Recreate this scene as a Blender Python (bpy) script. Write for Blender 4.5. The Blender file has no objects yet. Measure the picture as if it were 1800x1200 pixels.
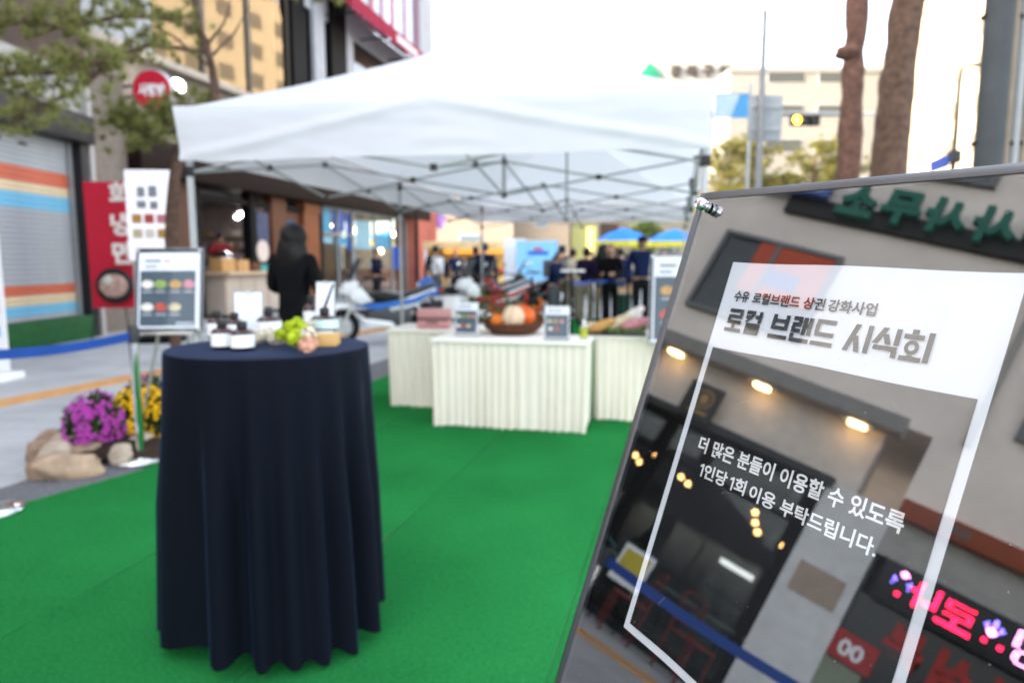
import bpy, bmesh, math, random
from mathutils import Vector as V, Matrix, noise
random.seed(7)
rad = math.radians
sc = bpy.context.scene
COL = sc.collection

# ------------------------------------------------------------------ camera
FPX = 1200.0
PITCH = math.atan((600 - 458) / FPX)
CAMZ = 1.35
cd = bpy.data.cameras.new('camera')
cam = bpy.data.objects.new('camera', cd)
COL.objects.link(cam)
cam.location = (0, 0, CAMZ)
cam.rotation_euler = (rad(90) - PITCH, 0, 0)
cd.lens = 24.0; cd.sensor_width = 36.0; cd.sensor_fit = 'HORIZONTAL'
cd.clip_start = .02; cd.clip_end = 2000
cd.dof.use_dof = True
cd.dof.focus_distance = 0.60
cd.dof.aperture_fstop = 4.8
sc.camera = cam

# ------------------------------------------------------------------ sky, sun, exposure
SUN_EL, SUN_AZ = rad(21), rad(-104)      # azimuth measured from +Y towards +X: the sun stands to the left, a little behind
wd = bpy.data.worlds.new('World'); sc.world = wd; wd.use_nodes = True
nt = wd.node_tree; nt.nodes.clear()
sky = nt.nodes.new('ShaderNodeTexSky'); sky.sky_type = 'NISHITA'; sky.sun_disc = False
sky.sun_elevation = SUN_EL; sky.sun_rotation = SUN_AZ
sky.air_density = 1.0; sky.dust_density = 2.5; sky.ozone_density = .6
hs = nt.nodes.new('ShaderNodeHueSaturation'); hs.inputs['Saturation'].default_value = .46
bg = nt.nodes.new('ShaderNodeBackground'); bg.inputs['Strength'].default_value = .15
wo = nt.nodes.new('ShaderNodeOutputWorld')
nt.links.new(sky.outputs[0], hs.inputs['Color']); nt.links.new(hs.outputs[0], bg.inputs['Color']); nt.links.new(bg.outputs[0], wo.inputs[0])
sl = bpy.data.lights.new('sun', 'SUN'); sl.energy = 2.4; sl.angle = rad(.53); sl.color = (1, .86, .66)
so = bpy.data.objects.new('sun', sl); COL.objects.link(so)
sdir = V((math.sin(SUN_AZ) * math.cos(SUN_EL), math.cos(SUN_AZ) * math.cos(SUN_EL), math.sin(SUN_EL)))
so.rotation_euler = sdir.to_track_quat('Z', 'Y').to_euler(); so.location = sdir * 60
vs = sc.view_settings
vs.view_transform = 'Standard'; vs.look = 'None'; vs.gamma = 1; vs.use_curve_mapping = False
vs.exposure = 3.08
sc.cycles.use_denoising = True
sc.cycles.max_bounces = 7; sc.cycles.diffuse_bounces = 4; sc.cycles.glossy_bounces = 4
sc.cycles.transmission_bounces = 6; sc.cycles.transparent_max_bounces = 16
sc.cycles.sample_clamp_indirect = 6

# ------------------------------------------------------------------ pixel -> place helpers
_s, _c = math.sin(PITCH), math.cos(PITCH)
CR, CU, CF = V((1, 0, 0)), V((0, _s, _c)), V((0, _c, -_s))
CAM = V((0, 0, CAMZ))
def ray(px, py): return CR * ((px - 900) / FPX) - CU * ((py - 600) / FPX) + CF
def G(px, py, z=0.0):
    r = ray(px, py); return CAM + r * ((z - CAMZ) / r.z)
def AY(px, py, Y):
    r = ray(px, py); return CAM + r * (Y / r.y)
# foreground notice board: plane found from its A3 sheet
BO = V((0.24239, 0.75684, 1.34892)); BU = V((0.41928, -0.90753, -0.02436)).normalized(); BV = V((-0.28689, -0.10699, -0.95197)).normalized()
BN = BU.cross(BV).normalized()
if BN.x > 0: BN = -BN
def RF(px, py, X=-7.5):                       # where the place mirrored at a board pixel stands on the plane x = X
    d = ray(px, py); P = CAM + d * ((BO - CAM).dot(BN) / d.dot(BN))
    r = d - BN * (2 * d.dot(BN)); return P + r * ((X - P.x) / r.x)

# ------------------------------------------------------------------ materials
MATS = {}
def mat(name, col, rough=.6, metal=0., var=.12, scale=6., bump=0., bscale=80., emit=0., ecol=None, alpha=1., spec=.3, coat=0., trans=0., sheen=0.):
    if name in MATS: return MATS[name]
    if not emit and not metal: col = tuple(c ** 1.17 for c in col)  # power curve deepens dark base colours, imitating a camera's contrast
    m = bpy.data.materials.new(name); m.use_nodes = True
    n = m.node_tree; N = n.nodes; L = n.links
    b = N['Principled BSDF']
    b.inputs['Roughness'].default_value = rough; b.inputs['Metallic'].default_value = metal
    b.inputs['Specular IOR Level'].default_value = spec
    b.inputs['Coat Weight'].default_value = coat; b.inputs['Coat Roughness'].default_value = .05
    if sheen: b.inputs['Sheen Weight'].default_value = sheen
    if trans: b.inputs['Transmission Weight'].default_value = trans
    if emit:
        b.inputs['Emission Color'].default_value = (*(ecol or col), 1); b.inputs['Emission Strength'].default_value = emit
    tc = N.new('ShaderNodeTexCoord')
    nz = N.new('ShaderNodeTexNoise'); nz.inputs['Scale'].default_value = scale; nz.inputs['Detail'].default_value = 6; nz.inputs['Roughness'].default_value = .6
    L.new(tc.outputs['Object'], nz.inputs['Vector'])
    mp = N.new('ShaderNodeMapRange'); mp.inputs['From Min'].default_value = .3; mp.inputs['From Max'].default_value = .7
    mp.inputs['To Min'].default_value = 1 - var; mp.inputs['To Max'].default_value = 1 + var
    L.new(nz.outputs['Fac'], mp.inputs['Value'])
    mx = N.new('ShaderNodeMix'); mx.data_type = 'RGBA'; mx.blend_type = 'MULTIPLY'; mx.inputs['Factor'].default_value = 1
    mx.inputs['A'].default_value = (*col, 1); L.new(mp.outputs[0], mx.inputs['B'])
    L.new(mx.outputs['Result'], b.inputs['Base Color'])
    if bump:
        n2 = N.new('ShaderNodeTexNoise'); n2.inputs['Scale'].default_value = bscale; n2.inputs['Detail'].default_value = 4
        L.new(tc.outputs['Object'], n2.inputs['Vector'])
        bp = N.new('ShaderNodeBump'); bp.inputs['Strength'].default_value = bump; bp.inputs['Distance'].default_value = .01
        L.new(n2.outputs['Fac'], bp.inputs['Height']); L.new(bp.outputs[0], b.inputs['Normal'])
    MATS[name] = m
    return m
def pane_mat(name, ior, tint=(1, 1, 1), rough=0.):
    if name in MATS: return MATS[name]
    m = bpy.data.materials.new(name); m.use_nodes = True
    n = m.node_tree; N = n.nodes; L = n.links; N.clear()
    o = N.new('ShaderNodeOutputMaterial'); mix = N.new('ShaderNodeMixShader'); fr = N.new('ShaderNodeFresnel')
    ge = N.new('ShaderNodeNewGeometry'); mr = N.new('ShaderNodeMapRange'); mr.inputs['To Min'].default_value = ior; mr.inputs['To Max'].default_value = 1 / ior   # thin sheet: the same from both sides
    L.new(ge.outputs['Backfacing'], mr.inputs['Value']); L.new(mr.outputs[0], fr.inputs['IOR'])
    t = N.new('ShaderNodeBsdfTransparent'); t.inputs['Color'].default_value = (*tint, 1)
    g = N.new('ShaderNodeBsdfGlossy'); g.inputs['Roughness'].default_value = rough
    L.new(fr.outputs[0], mix.inputs[0]); L.new(t.outputs[0], mix.inputs[1]); L.new(g.outputs[0], mix.inputs[2]); L.new(mix.outputs[0], o.inputs[0])
    MATS[name] = m
    return m
def fabric(name, col, transl=.35, rough=.8, var=.05, wr=0.):
    m = mat(name, col, rough, var=var, scale=3, bump=wr, bscale=5, spec=.2)
    n = m.node_tree; N = n.nodes; L = n.links; b = N['Principled BSDF']; o = N['Material Output']
    t = N.new('ShaderNodeBsdfTranslucent'); t.inputs['Color'].default_value = (*col, 1)
    mix = N.new('ShaderNodeMixShader'); mix.inputs[0].default_value = transl
    L.new(b.outputs[0], mix.inputs[1]); L.new(t.outputs[0], mix.inputs[2]); L.new(mix.outputs[0], o.inputs[0])
    return m
def brickmat(name, c1, c2, cm, bw, bh, rough=.85, mortar=.012, offset=.5):
    if name in MATS: return MATS[name]
    m = bpy.data.materials.new(name); m.use_nodes = True
    n = m.node_tree; N = n.nodes; L = n.links; b = N['Principled BSDF']; b.inputs['Roughness'].default_value = rough
    tc = N.new('ShaderNodeTexCoord'); br = N.new('ShaderNodeTexBrick'); br.offset = offset
    br.inputs['Scale'].default_value = 1; br.inputs['Brick Width'].default_value = bw; br.inputs['Row Height'].default_value = bh
    br.inputs['Mortar Size'].default_value = mortar; br.inputs['Color1'].default_value = (*c1, 1); br.inputs['Color2'].default_value = (*c2, 1); br.inputs['Mortar'].default_value = (*cm, 1)
    nz = N.new('ShaderNodeTexNoise'); nz.inputs['Scale'].default_value = 1.3; nz.inputs['Detail'].default_value = 8
    mx = N.new('ShaderNodeMix'); mx.data_type = 'RGBA'; mx.blend_type = 'MULTIPLY'; mx.inputs['Factor'].default_value = 1
    mp = N.new('ShaderNodeMapRange'); mp.inputs['From Min'].default_value = .3; mp.inputs['From Max'].default_value = .7; mp.inputs['To Min'].default_value = .8; mp.inputs['To Max'].default_value = 1.15
    L.new(tc.outputs['Object'], br.inputs['Vector']); L.new(tc.outputs['Object'], nz.inputs['Vector']); L.new(nz.outputs['Fac'], mp.inputs['Value'])
    L.new(br.outputs['Color'], mx.inputs['A']); L.new(mp.outputs[0], mx.inputs['B']); L.new(mx.outputs['Result'], b.inputs['Base Color'])
    bp = N.new('ShaderNodeBump'); bp.inputs['Strength'].default_value = .5; bp.inputs['Distance'].default_value = .01; bp.invert = True
    L.new(br.outputs['Fac'], bp.inputs['Height']); L.new(bp.outputs[0], b.inputs['Normal'])
    MATS[name] = m
    return m

# ------------------------------------------------------------------ mesh builder
class MB:
    def __init__(s): s.v = []; s.f = []
    def add(s, vs, fs):
        k = len(s.v); s.v += [tuple(p) for p in vs]; s.f += [tuple(i + k for i in f) for f in fs]; return s
    def box(s, c, d, rz=0., rx=0., ry=0.):
        M = Matrix.Rotation(rz, 3, 'Z') @ Matrix.Rotation(ry, 3, 'Y') @ Matrix.Rotation(rx, 3, 'X'); c = V(c)
        vs = [c + M @ V((x * d[0] / 2, y * d[1] / 2, z * d[2] / 2)) for x in (-1, 1) for y in (-1, 1) for z in (-1, 1)]
        return s.add(vs, [(0, 1, 3, 2), (4, 6, 7, 5), (0, 4, 5, 1), (2, 3, 7, 6), (0, 2, 6, 4), (1, 5, 7, 3)])
    def bb(s, x0, x1, y0, y1, z0, z1): return s.box(((x0 + x1) / 2, (y0 + y1) / 2, (z0 + z1) / 2), (abs(x1 - x0), abs(y1 - y0), abs(z1 - z0)))
    def obox(s, O, a, b, n, u0, u1, v0, v1, w0, w1):      # box in an oblique frame
        P = lambda u, v, w: O + a * u + b * v + n * w
        vs = [P(u, v, w) for u in (u0, u1) for v in (v0, v1) for w in (w0, w1)]
        return s.add(vs, [(0, 1, 3, 2), (4, 6, 7, 5), (0, 4, 5, 1), (2, 3, 7, 6), (0, 2, 6, 4), (1, 5, 7, 3)])
    def tube(s, pts, r, n=8, caps=True):
        pts = [V(p) for p in pts]; rr = r if isinstance(r, (list, tuple)) else [r] * len(pts)
        k0 = len(s.v); prev = None
        for i, p in enumerate(pts):
            t = (pts[min(i + 1, len(pts) - 1)] - pts[max(i - 1, 0)]).normalized()
            if prev is None:
                a = t.orthogonal().normalized()
            else:
                a = (prev - t * prev.dot(t)).normalized()
            prev = a; b = t.cross(a)
            for k in range(n):
                q = 2 * math.pi * k / n; s.v.append(tuple(p + (a * math.cos(q) + b * math.sin(q)) * rr[i]))
        for i in range(len(pts) - 1):
            for k in range(n):
                s.f.append((k0 + i * n + k, k0 + i * n + (k + 1) % n, k0 + (i + 1) * n + (k + 1) % n, k0 + (i + 1) * n + k))
        if caps:
            s.f.append(tuple(k0 + k for k in reversed(range(n)))); e = k0 + (len(pts) - 1) * n; s.f.append(tuple(e + k for k in range(n)))
        return s
    def bar(s, a, b, w, h=None):                         # square bar between two points
        a, b = V(a), V(b); t = (b - a).normalized(); side = t.cross(V((0, 0, 1)))
        if side.length < .01: side = V((1, 0, 0))
        side.normalize(); up = side.cross(t); h = h or w
        return s.obox(a, t, side, up, 0, (b - a).length, -w / 2, w / 2, -h / 2, h / 2)
    def lathe(s, prof, n=16, c=(0, 0, 0), axis='Z', caps=True):
        k0 = len(s.v); c = V(c)
        for r, z in prof:
            for k in range(n):
                q = 2 * math.pi * k / n; x, y = r * math.cos(q), r * math.sin(q)
                p = V((x, y, z)) if axis == 'Z' else (V((z, x, y)) if axis == 'X' else V((x, z, y)))
                s.v.append(tuple(c + p))
        for i in range(len(prof) - 1):
            for k in range(n):
                s.f.append((k0 + i * n + k, k0 + i * n + (k + 1) % n, k0 + (i + 1) * n + (k + 1) % n, k0 + (i + 1) * n + k))
        if caps:
            s.f.append(tuple(k0 + k for k in reversed(range(n)))); e = k0 + (len(prof) - 1) * n; s.f.append(tuple(e + k for k in range(n)))
        return s
    def prism(s, poly, y0, y1, f=None):                  # poly in (x,z) swept along y, or through f(x,z,y)
        f = f or (lambda x, z, y: (x, y, z)); n = len(poly)
        vs = [f(x, z, y0) for x, z in poly] + [f(x, z, y1) for x, z in poly]
        return s.add(vs, [tuple(range(n)), tuple(reversed(range(n, 2 * n)))] + [(i, i + n, (i + 1) % n + n, (i + 1) % n) for i in range(n)])
    def ball(s, c, r, nu=12, nv=8, fn=None):
        c = V(c); r = V(r) if hasattr(r, '__len__') else V((r, r, r)); k0 = len(s.v)
        for j in range(nv + 1):
            th = math.pi * j / nv
            for i in range(nu):
                ph = 2 * math.pi * i / nu; d = V((math.sin(th) * math.cos(ph), math.sin(th) * math.sin(ph), math.cos(th)))
                k = fn(d) if fn else 1.0
                s.v.append(tuple(c + V((d.x * r.x, d.y * r.y, d.z * r.z)) * k))
        for j in range(nv):
            for i in range(nu):
                a = k0 + j * nu + i; b = k0 + j * nu + (i + 1) % nu; s.f.append((a, a + nu, b + nu, b))
        return s
    def torus(s, c, R, r, axis='Y', nu=24, nv=8):
        k0 = len(s.v); c = V(c)
        for i in range(nu):
            a = 2 * math.pi * i / nu
            for j in range(nv):
                b = 2 * math.pi * j / nv; q = R + r * math.cos(b); x, y, z = q * math.cos(a), q * math.sin(a), r * math.sin(b)
                s.v.append(tuple(c + (V((x, z, y)) if axis == 'Y' else V((x, y, z)))))
        for i in range(nu):
            for j in range(nv):
                s.f.append((k0 + i * nv + j, k0 + ((i + 1) % nu) * nv + j, k0 + ((i + 1) % nu) * nv + (j + 1) % nv, k0 + i * nv + (j + 1) % nv))
        return s
    def build(s, name, m, parent=None, smooth=False, bevel=0., segs=2, face=None):
        me = bpy.data.meshes.new(name); me.from_pydata(s.v, [], s.f)
        bm = bmesh.new(); bm.from_mesh(me)
        if bevel:
            bmesh.ops.remove_doubles(bm, verts=bm.verts, dist=1e-5)
            ed = [e for e in bm.edges if len(e.link_faces) == 2 and e.calc_face_angle(0) > .5]
            bmesh.ops.bevel(bm, geom=ed, offset=bevel, segments=segs, affect='EDGES', profile=.6)
        bmesh.ops.recalc_face_normals(bm, faces=bm.faces)
        if face is not None:
            bm.normal_update()
            for f in bm.faces:
                if f.normal.dot(face) < 0: f.normal_flip()
        bm.to_mesh(me); bm.free()
        if smooth or bevel:
            for p in me.polygons: p.use_smooth = True
            me.set_sharp_from_angle(angle=rad(45))
        me.materials.append(m)
        o = bpy.data.objects.new(name, me); COL.objects.link(o)
        if parent: o.parent = parent
        return o
def tag(o, label, cat, group=None):
    o['label'] = label; o['category'] = cat
    if group: o['group'] = group
    return o
def thing(name, label, cat, loc=(0, 0, 0), rz=0., group=None):
    o = bpy.data.objects.new(name, None); o.empty_display_size = .1; COL.objects.link(o); o.location = loc; o.rotation_euler = (0, 0, rz)
    return tag(o, label, cat, group)
def struct(o): o['kind'] = 'structure'; return o
def stuff(o): o['kind'] = 'stuff'; return o
def clone(root, loc, rz, label, group=None):
    r = root.copy(); COL.objects.link(r); r.location = loc; r.rotation_euler = (0, 0, rz); r['label'] = label
    if group: r['group'] = group
    for ch in list(root.children):
        c = ch.copy(); COL.objects.link(c); c.parent = r
        for g in ch.children:
            d = g.copy(); COL.objects.link(d); d.parent = c
    return r
def skin(pts, edges, radii, sub=1):
    me = bpy.data.meshes.new('tmp'); me.from_pydata(pts, edges, [])
    o = bpy.data.objects.new('tmp', me); COL.objects.link(o)
    o.modifiers.new('s', 'SKIN').use_smooth_shade = True
    sd = me.skin_vertices[0].data
    for i, r in enumerate(radii): sd[i].radius = (r if isinstance(r, tuple) else (r, r)); sd[i].use_root = (i == 0)
    if sub:
        ms = o.modifiers.new('u', 'SUBSURF'); ms.levels = sub; ms.render_levels = sub
    dg = bpy.context.evaluated_depsgraph_get(); ev = o.evaluated_get(dg); em = ev.to_mesh()
    vs = [tuple(v.co) for v in em.vertices]; fs = [tuple(p.vertices) for p in em.polygons]
    ev.to_mesh_clear(); bpy.data.objects.remove(o); bpy.data.meshes.remove(me)
    return vs, fs
TXT = {}
def text_geo(body, bold=0.):
    k = (body, bold)
    if k not in TXT:
        cu = bpy.data.curves.new('t', 'FONT'); cu.body = body; cu.size = 1; cu.offset = bold; cu.resolution_u = 4
        o = bpy.data.objects.new('t', cu); COL.objects.link(o)
        dg = bpy.context.evaluated_depsgraph_get(); me = bpy.data.meshes.new_from_object(o.evaluated_get(dg))
        vs = [tuple(v.co) for v in me.vertices]; fs = [tuple(p.vertices) for p in me.polygons]
        bpy.data.objects.remove(o); bpy.data.meshes.remove(me); bpy.data.curves.remove(cu)
        x0 = min(v[0] for v in vs); x1 = max(v[0] for v in vs); y0 = min(v[1] for v in vs); y1 = max(v[1] for v in vs)
        TXT[k] = ([((v[0] - x0) / (x1 - x0), (v[1] - y0) / (y1 - y0)) for v in vs], fs, (x1 - x0) / (y1 - y0))
    return TXT[k]
def letter(parent, body, O, a, b, n, w, h, m, bold=.02, shear=0., depth=0., name='lettering', sub=None):
    # O = lower-left corner of the text box, a right, b up, n outwards
    vs, fs, asp = text_geo(body, bold); O, a, b, n = V(O), V(a), V(b), V(n)
    P = [O + a * (x * w + shear * y * h) + b * (y * h) for x, y in vs]
    mb = MB(); mb.add([p + n * depth for p in P], fs)
    if depth:
        k = len(P); mb.add(P, [])
        cnt = {}
        for f in fs:
            for i in range(len(f)):
                e = (f[i], f[(i + 1) % len(f)]); cnt[e] = 1
        for (i, j) in list(cnt):
            if (j, i) not in cnt: mb.f.append((i, j, j + k, i + k))
    me = bpy.data.meshes.new(name); me.from_pydata(mb.v, [], mb.f); me.materials.append(m)
    o = bpy.data.objects.new(name, me); COL.objects.link(o); o.parent = sub or parent
    return o
X, Y, Z = V((1, 0, 0)), V((0, 1, 0)), V((0, 0, 1))

# ------------------------------------------------------------------ palette
alu = mat('brushed aluminium', (.62, .64, .67), .28, 1, .08, 30)
chrome = mat('chrome', (.8, .8, .82), .06, 1, .04)
steel = mat('steel', (.5, .5, .5), .35, .9, .1)
gsteel = mat('grey painted steel', (.32, .33, .34), .45, 0, .08)
black = mat('black plastic', (.012, .012, .013), .4)
rubber = mat('rubber', (.012, .012, .012), .8)
white = mat('white paint', (.8, .8, .8), .5, var=.04)
paper = mat('paper', (.73, .75, .79), .6, var=.015)
slate = mat('slate print', (.006, .009, .013), .55, var=.05)
slate2 = mat('blue slate print', (.075, .105, .135), .5, var=.06)
ink = mat('dark ink', (.006, .006, .007), .5)
greyprint = mat('grey print', (.3, .31, .34), .6)
woodpale = mat('pale wood', (.55, .42, .29), .55, var=.2, scale=10)
woodbrown = mat('brown wood', (.12, .042, .018), .5, var=.25, scale=9)
woodor = mat('orange wood', (.22, .075, .027), .5, var=.25, scale=9)
darkm = mat('dark frame metal', (.009, .009, .0105), .6, spec=.1)
beigewall = mat('beige render', (.82, .73, .66), .8, var=.11, scale=1.3, bump=.15, bscale=60)
stone = mat('brown stone cladding', (.22, .18, .15), .6, var=.2, scale=14)
glassd = pane_mat('window pane', 1.55, (.72, .78, .78))
glassr = pane_mat('reflective window pane', 2.2, (.45, .42, .38))
acryl = pane_mat('acrylic sheet', 3.3)
clear = pane_mat('clear acrylic', 1.3)
warm = mat('warm lamp', (1, .75, .4), emit=5, ecol=(1, .62, .25))
bulbm = mat('bulb', (1, .7, .35), emit=3.2, ecol=(1, .5, .16))
cool = mat('white lamp', (1, 1, 1), emit=9, ecol=(1, .97, .92))
red = mat('red print', (.55, .015, .05), .5, var=.06)
blue = mat('blue belt', (.01, .075, .32), .6)
skinm = mat('skin', (.5, .3, .21), .55, var=.05)
hairm = mat('black hair', (.01, .009, .009), .5, var=.3, scale=40)
def col(n, c, r=.65): return mat(n, tuple(q * .75 for q in c), .8, var=.3, scale=9, bump=.4, bscale=14, spec=.1)

# ------------------------------------------------------------------ ground
struct(MB().add([(-300, -60, 0), (300, -60, 0), (300, 500, 0), (-300, 500, 0)], [(0, 1, 2, 3)]).build('ground', mat('far asphalt', (.2, .2, .2), .85, var=.2, scale=.6)))
pv = brickmat('street paving', (.4, .405, .4), (.36, .365, .365), (.28, .28, .28), .9, .3, mortar=.006)
struct(MB().add([(-12, -12, .004), (14, -12, .004), (18, 40, .004), (-9, 40, .004)], [(0, 1, 2, 3)]).build('pavement', pv))
as_ = mat('asphalt strip', (.16, .16, .165), .85, var=.25, scale=30, bump=.3)
struct(MB().add([(-4.3, -3, .008), (-2.3, -3, .008), (-2.15, 4.6, .008), (-1.25, 8.6, .008), (-.3, 12.6, .008), (-.9, 12.8, .008), (-1.9, 8.6, .008), (-2.75, 4.9, .008), (-3.05, 3.9, .008), (-3.4, 2.6, .008)], [tuple(range(10))]).build('asphalt_strip', as_))
# tactile paving: rows of orange tiles with raised bars
tp = bpy.data.objects.new('tactile_paving', None); COL.objects.link(tp); struct(tp)
tm = mat('tactile tile', (.62, .36, .16), .8, var=.12, scale=5)
p0, p1 = V((-4.85, 6.3, .004)), V((-4.26, 8.15, .004)); td = (p1 - p0).normalized(); ts = V((td.y, -td.x, 0))
tb = MB(); tb.bb(-.148, .148, -.148, .148, .001, .016)
for i in range(4): tb.bb(-.13, .13, -.115 + i * .07, -.085 + i * .07, .016, .021)
t0 = tb.build('tactile_tile', tm, tp)
for i in range(-14, 40):
    o = t0 if i == -14 else t0.copy()
    if i != -14: COL.objects.link(o); o.parent = tp
    q = p0 + td * (.3 * i); o.location = q; o.rotation_euler = (0, 0, math.atan2(td.y, td.x) + math.pi / 2)
# carpet: strips laid along the street
cp = thing('green_carpet', 'green event carpet laid in long strips under the tent and tables', 'carpet')
cm = mat('green carpet pile', (.034, .235, .07), .95, var=.25, scale=70, bump=.6, bscale=420, spec=.0)
edge = [(-2.98, 3.1), (-2.72, 3.69), (-2.34, 4.37), (-1.52, 7.66), (.35, 15.6)]
def lx(y, pts=edge):
    for (xa, ya), (xb, yb) in zip(pts, pts[1:]):
        if y <= yb: return xa + (xb - xa) * (y - ya) / (yb - ya)
    return pts[-1][0]
nn_ = cm.node_tree; bw = nn_.nodes.new('ShaderNodeTexNoise'); bw.inputs['Scale'].default_value = 1.1; bw.inputs['Detail'].default_value = 5
mr_ = nn_.nodes.new('ShaderNodeMapRange'); mr_.inputs['From Min'].default_value = .3; mr_.inputs['From Max'].default_value = .7; mr_.inputs['To Min'].default_value = .8; mr_.inputs['To Max'].default_value = 1.12
mm_ = nn_.nodes.new('ShaderNodeMix'); mm_.data_type = 'RGBA'; mm_.blend_type = 'MULTIPLY'; mm_.inputs['Factor'].default_value = 1; b_n = nn_.nodes['Principled BSDF']; old_ = b_n.inputs['Base Color'].links[0].from_socket
tc_ = [n_ for n_ in nn_.nodes if n_.type == 'TEX_COORD'][0]; nn_.links.new(tc_.outputs['Object'], bw.inputs['Vector']); nn_.links.new(bw.outputs['Fac'], mr_.inputs['Value']); nn_.links.new(old_, mm_.inputs['A']); nn_.links.new(mr_.outputs[0], mm_.inputs['B']); nn_.links.new(mm_.outputs['Result'], b_n.inputs['Base Color'])
ys = [-.6 + .18 * i for i in range(92)]
for k in range(6):
    mb = MB(); w = 1.0
    for i, y in enumerate(ys):
        base = lx(max(y, 3.1)) if k == 0 else -3.4 + .25 * y + w * k
        nxt = -3.4 + .25 * y + w * (k + 1)
        if k == 0 and y < 3.1: base = -3.0 + .2 * (y - 3.1)
        if base > nxt - .05: base = nxt - .05
        z = .013 + .0045 * noise.noise((k * 3.1, y * 1.7, 0)) + .0025 * noise.noise((k * 1.7, y * 5.1, 2))
        mb.v += [(base + .001, y, z - .0015), (base + .012, y, z), ((base + nxt) / 2, y, z + .001), (nxt - .012, y, z), (nxt - .001, y, z - .0015)]
        if i:
            a = (i - 1) * 5; b = i * 5
            mb.f += [(a + j, a + j + 1, b + j + 1, b + j) for j in range(4)]
    mb.build('carpet_strip', cm, cp, smooth=True)

# ------------------------------------------------------------------ building frames: local x along the facade, local y inwards
class Fac:
    def __init__(s, x0, y0, ang, th):
        s.o = V((x0, y0, 0)); s.ang = ang; s.e = V((math.cos(ang), math.sin(ang), 0)); s.n = V((-math.sin(ang), math.cos(ang), 0)); s.t = th
    def at(s, px, py, d=0.):
        r = ray(px, py); k = ((s.o + s.n * d - CAM).dot(s.n)) / r.dot(s.n); P = CAM + r * k; return (P - s.o).dot(s.e), P.z
    def sx(s, px, d=0., py=400): return s.at(px, py, d)[0]
    def box(s, name, m, s0, s1, d0, d1, z0, z1, parent=None, bevel=0.): return MB().bb(s0, s1, d0, d1, z0, z1).build(name, m, parent or s.t, bevel=bevel)
    def text(s, body, s0, z0, w, h, m, d=-.02, bold=.02, depth=.0, sub=None):
        return letter(sub or s.t, body, (s0, d, z0), X, Z, -Y, w, h, m, bold, depth=depth)
def window(F, s0, s1, z0, z1, d=.12, frame=None, g=None, name='window', mull=0, rail=0, back=None):
    w = MB()
    t = .06
    w.bb(s0, s0 + t, d - .08, d, z0, z1); w.bb(s1 - t, s1, d - .08, d, z0, z1); w.bb(s0 + t, s1 - t, d - .08, d, z0, z0 + t); w.bb(s0 + t, s1 - t, d - .08, d, z1 - t, z1)
    for i in range(mull): xx = s0 + (s1 - s0) * (i + 1) / (mull + 1); w.bb(xx - .03, xx + .03, d - .079, d - .001, z0 + t, z1 - t)
    if rail: w.bb(s0 + t, s1 - t, d - .078, d - .002, rail - .03, rail + .03)
    o = w.build(name, frame or darkm, F.t)
    MB().add([(s0 + t, d - .03, z0 + t), (s1 - t, d - .03, z0 + t), (s1 - t, d - .03, z1 - t), (s0 + t, d - .03, z1 - t)], [(0, 1, 2, 3)]).build('pane', g or glassd, o, face=-Y)
    return o

# ---- building with the roller shutter and, further towards the viewer's side, the office building seen in the board's reflection
SH0 = 8.25
th = thing('shutter_shop', 'shuttered shop with painted stripes under a black fascia and dark brick wall', 'building', (-7.5, SH0, 0), rad(90))
F1 = Fac(-7.5, SH0, rad(90), th)
brk = brickmat('dark brown brick', (.075, .038, .028), (.055, .03, .024), (.05, .045, .04), .22, .07)
E1 = 4.25
F1.box('upper_wall', brk, 0, E1, .02, 7, 4.55, 9.6)
F1.box('lintel_wall', mat('weathered render', (.42, .4, .38), .8, var=.25, scale=3, bump=.3), 0, E1, .0, 7, 3.85, 4.55)
F1.box('core_wall', beigewall, 0, E1, .35, 7, 0, 3.85)
F1.box('fascia', mat('black fascia', (.02, .022, .026), .5), -.05, E1 - .22, -.22, .3, 3.35, 3.82, bevel=.02)
s_post = F1.sx(140)
F1.box('post', mat('black fascia', (.02, .022, .026)), s_post + .02, s_post + .2, -.1, .34, 0, 3.349)
F1.box('downpipe', mat('old pipe', (.4, .38, .36), .6), s_post + .26, s_post + .38, -.12, .0, 0, 4.54)
F1.box('plinth', mat('green painted plinth', (.01, .11, .03), .6, var=.3), .0, s_post, -.14, .34, .0, .4, bevel=.015)
shm = {k: mat('shutter ' + k, c, .5, .0, .1, 4) for k, c in dict(grey=(.36, .37, .38), orange=(.52, .14, .075), cream=(.6, .49, .33), blue=(.17, .43, .58)).items()}
sh = MB().bb(.02, s_post - .08, .12, .14, .36, 3.35).build('shutter', shm['grey'], th)
sl0 = {}
z = .4; i = 0
def zof(py): return F1.at(70, py, .09)[1]
bands = [(zof(302), zof(328), 'orange'), (zof(328), zof(349), 'cream'), (zof(349), zof(373), 'blue'), (zof(525), zof(509), 'x'), (zof(523), zof(506), 'orange'), (zof(543), zof(523), 'cream'), (zof(562), zof(543), 'blue')]
while z < 3.3:
    k = 'grey'
    for a, b, n_ in bands:
        lo, hi = min(a, b), max(a, b)
        if lo <= z < hi and n_ in shm: k = n_
    if k not in sl0:
        mb = MB(); mb.prism([(.0, .0), (-.02, .01), (-.022, .06), (-.008, .078), (.0, .078)], .03, s_post - .09, f=lambda x, zz, y: (y, .12 + x, zz))
        o = mb.build('slat', shm[k], sh, smooth=True); sl0[k] = o
    else:
        o = sl0[k].copy(); COL.objects.link(o); o.parent = sh
    o.location.z = z; z += .08
slot = None
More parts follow.
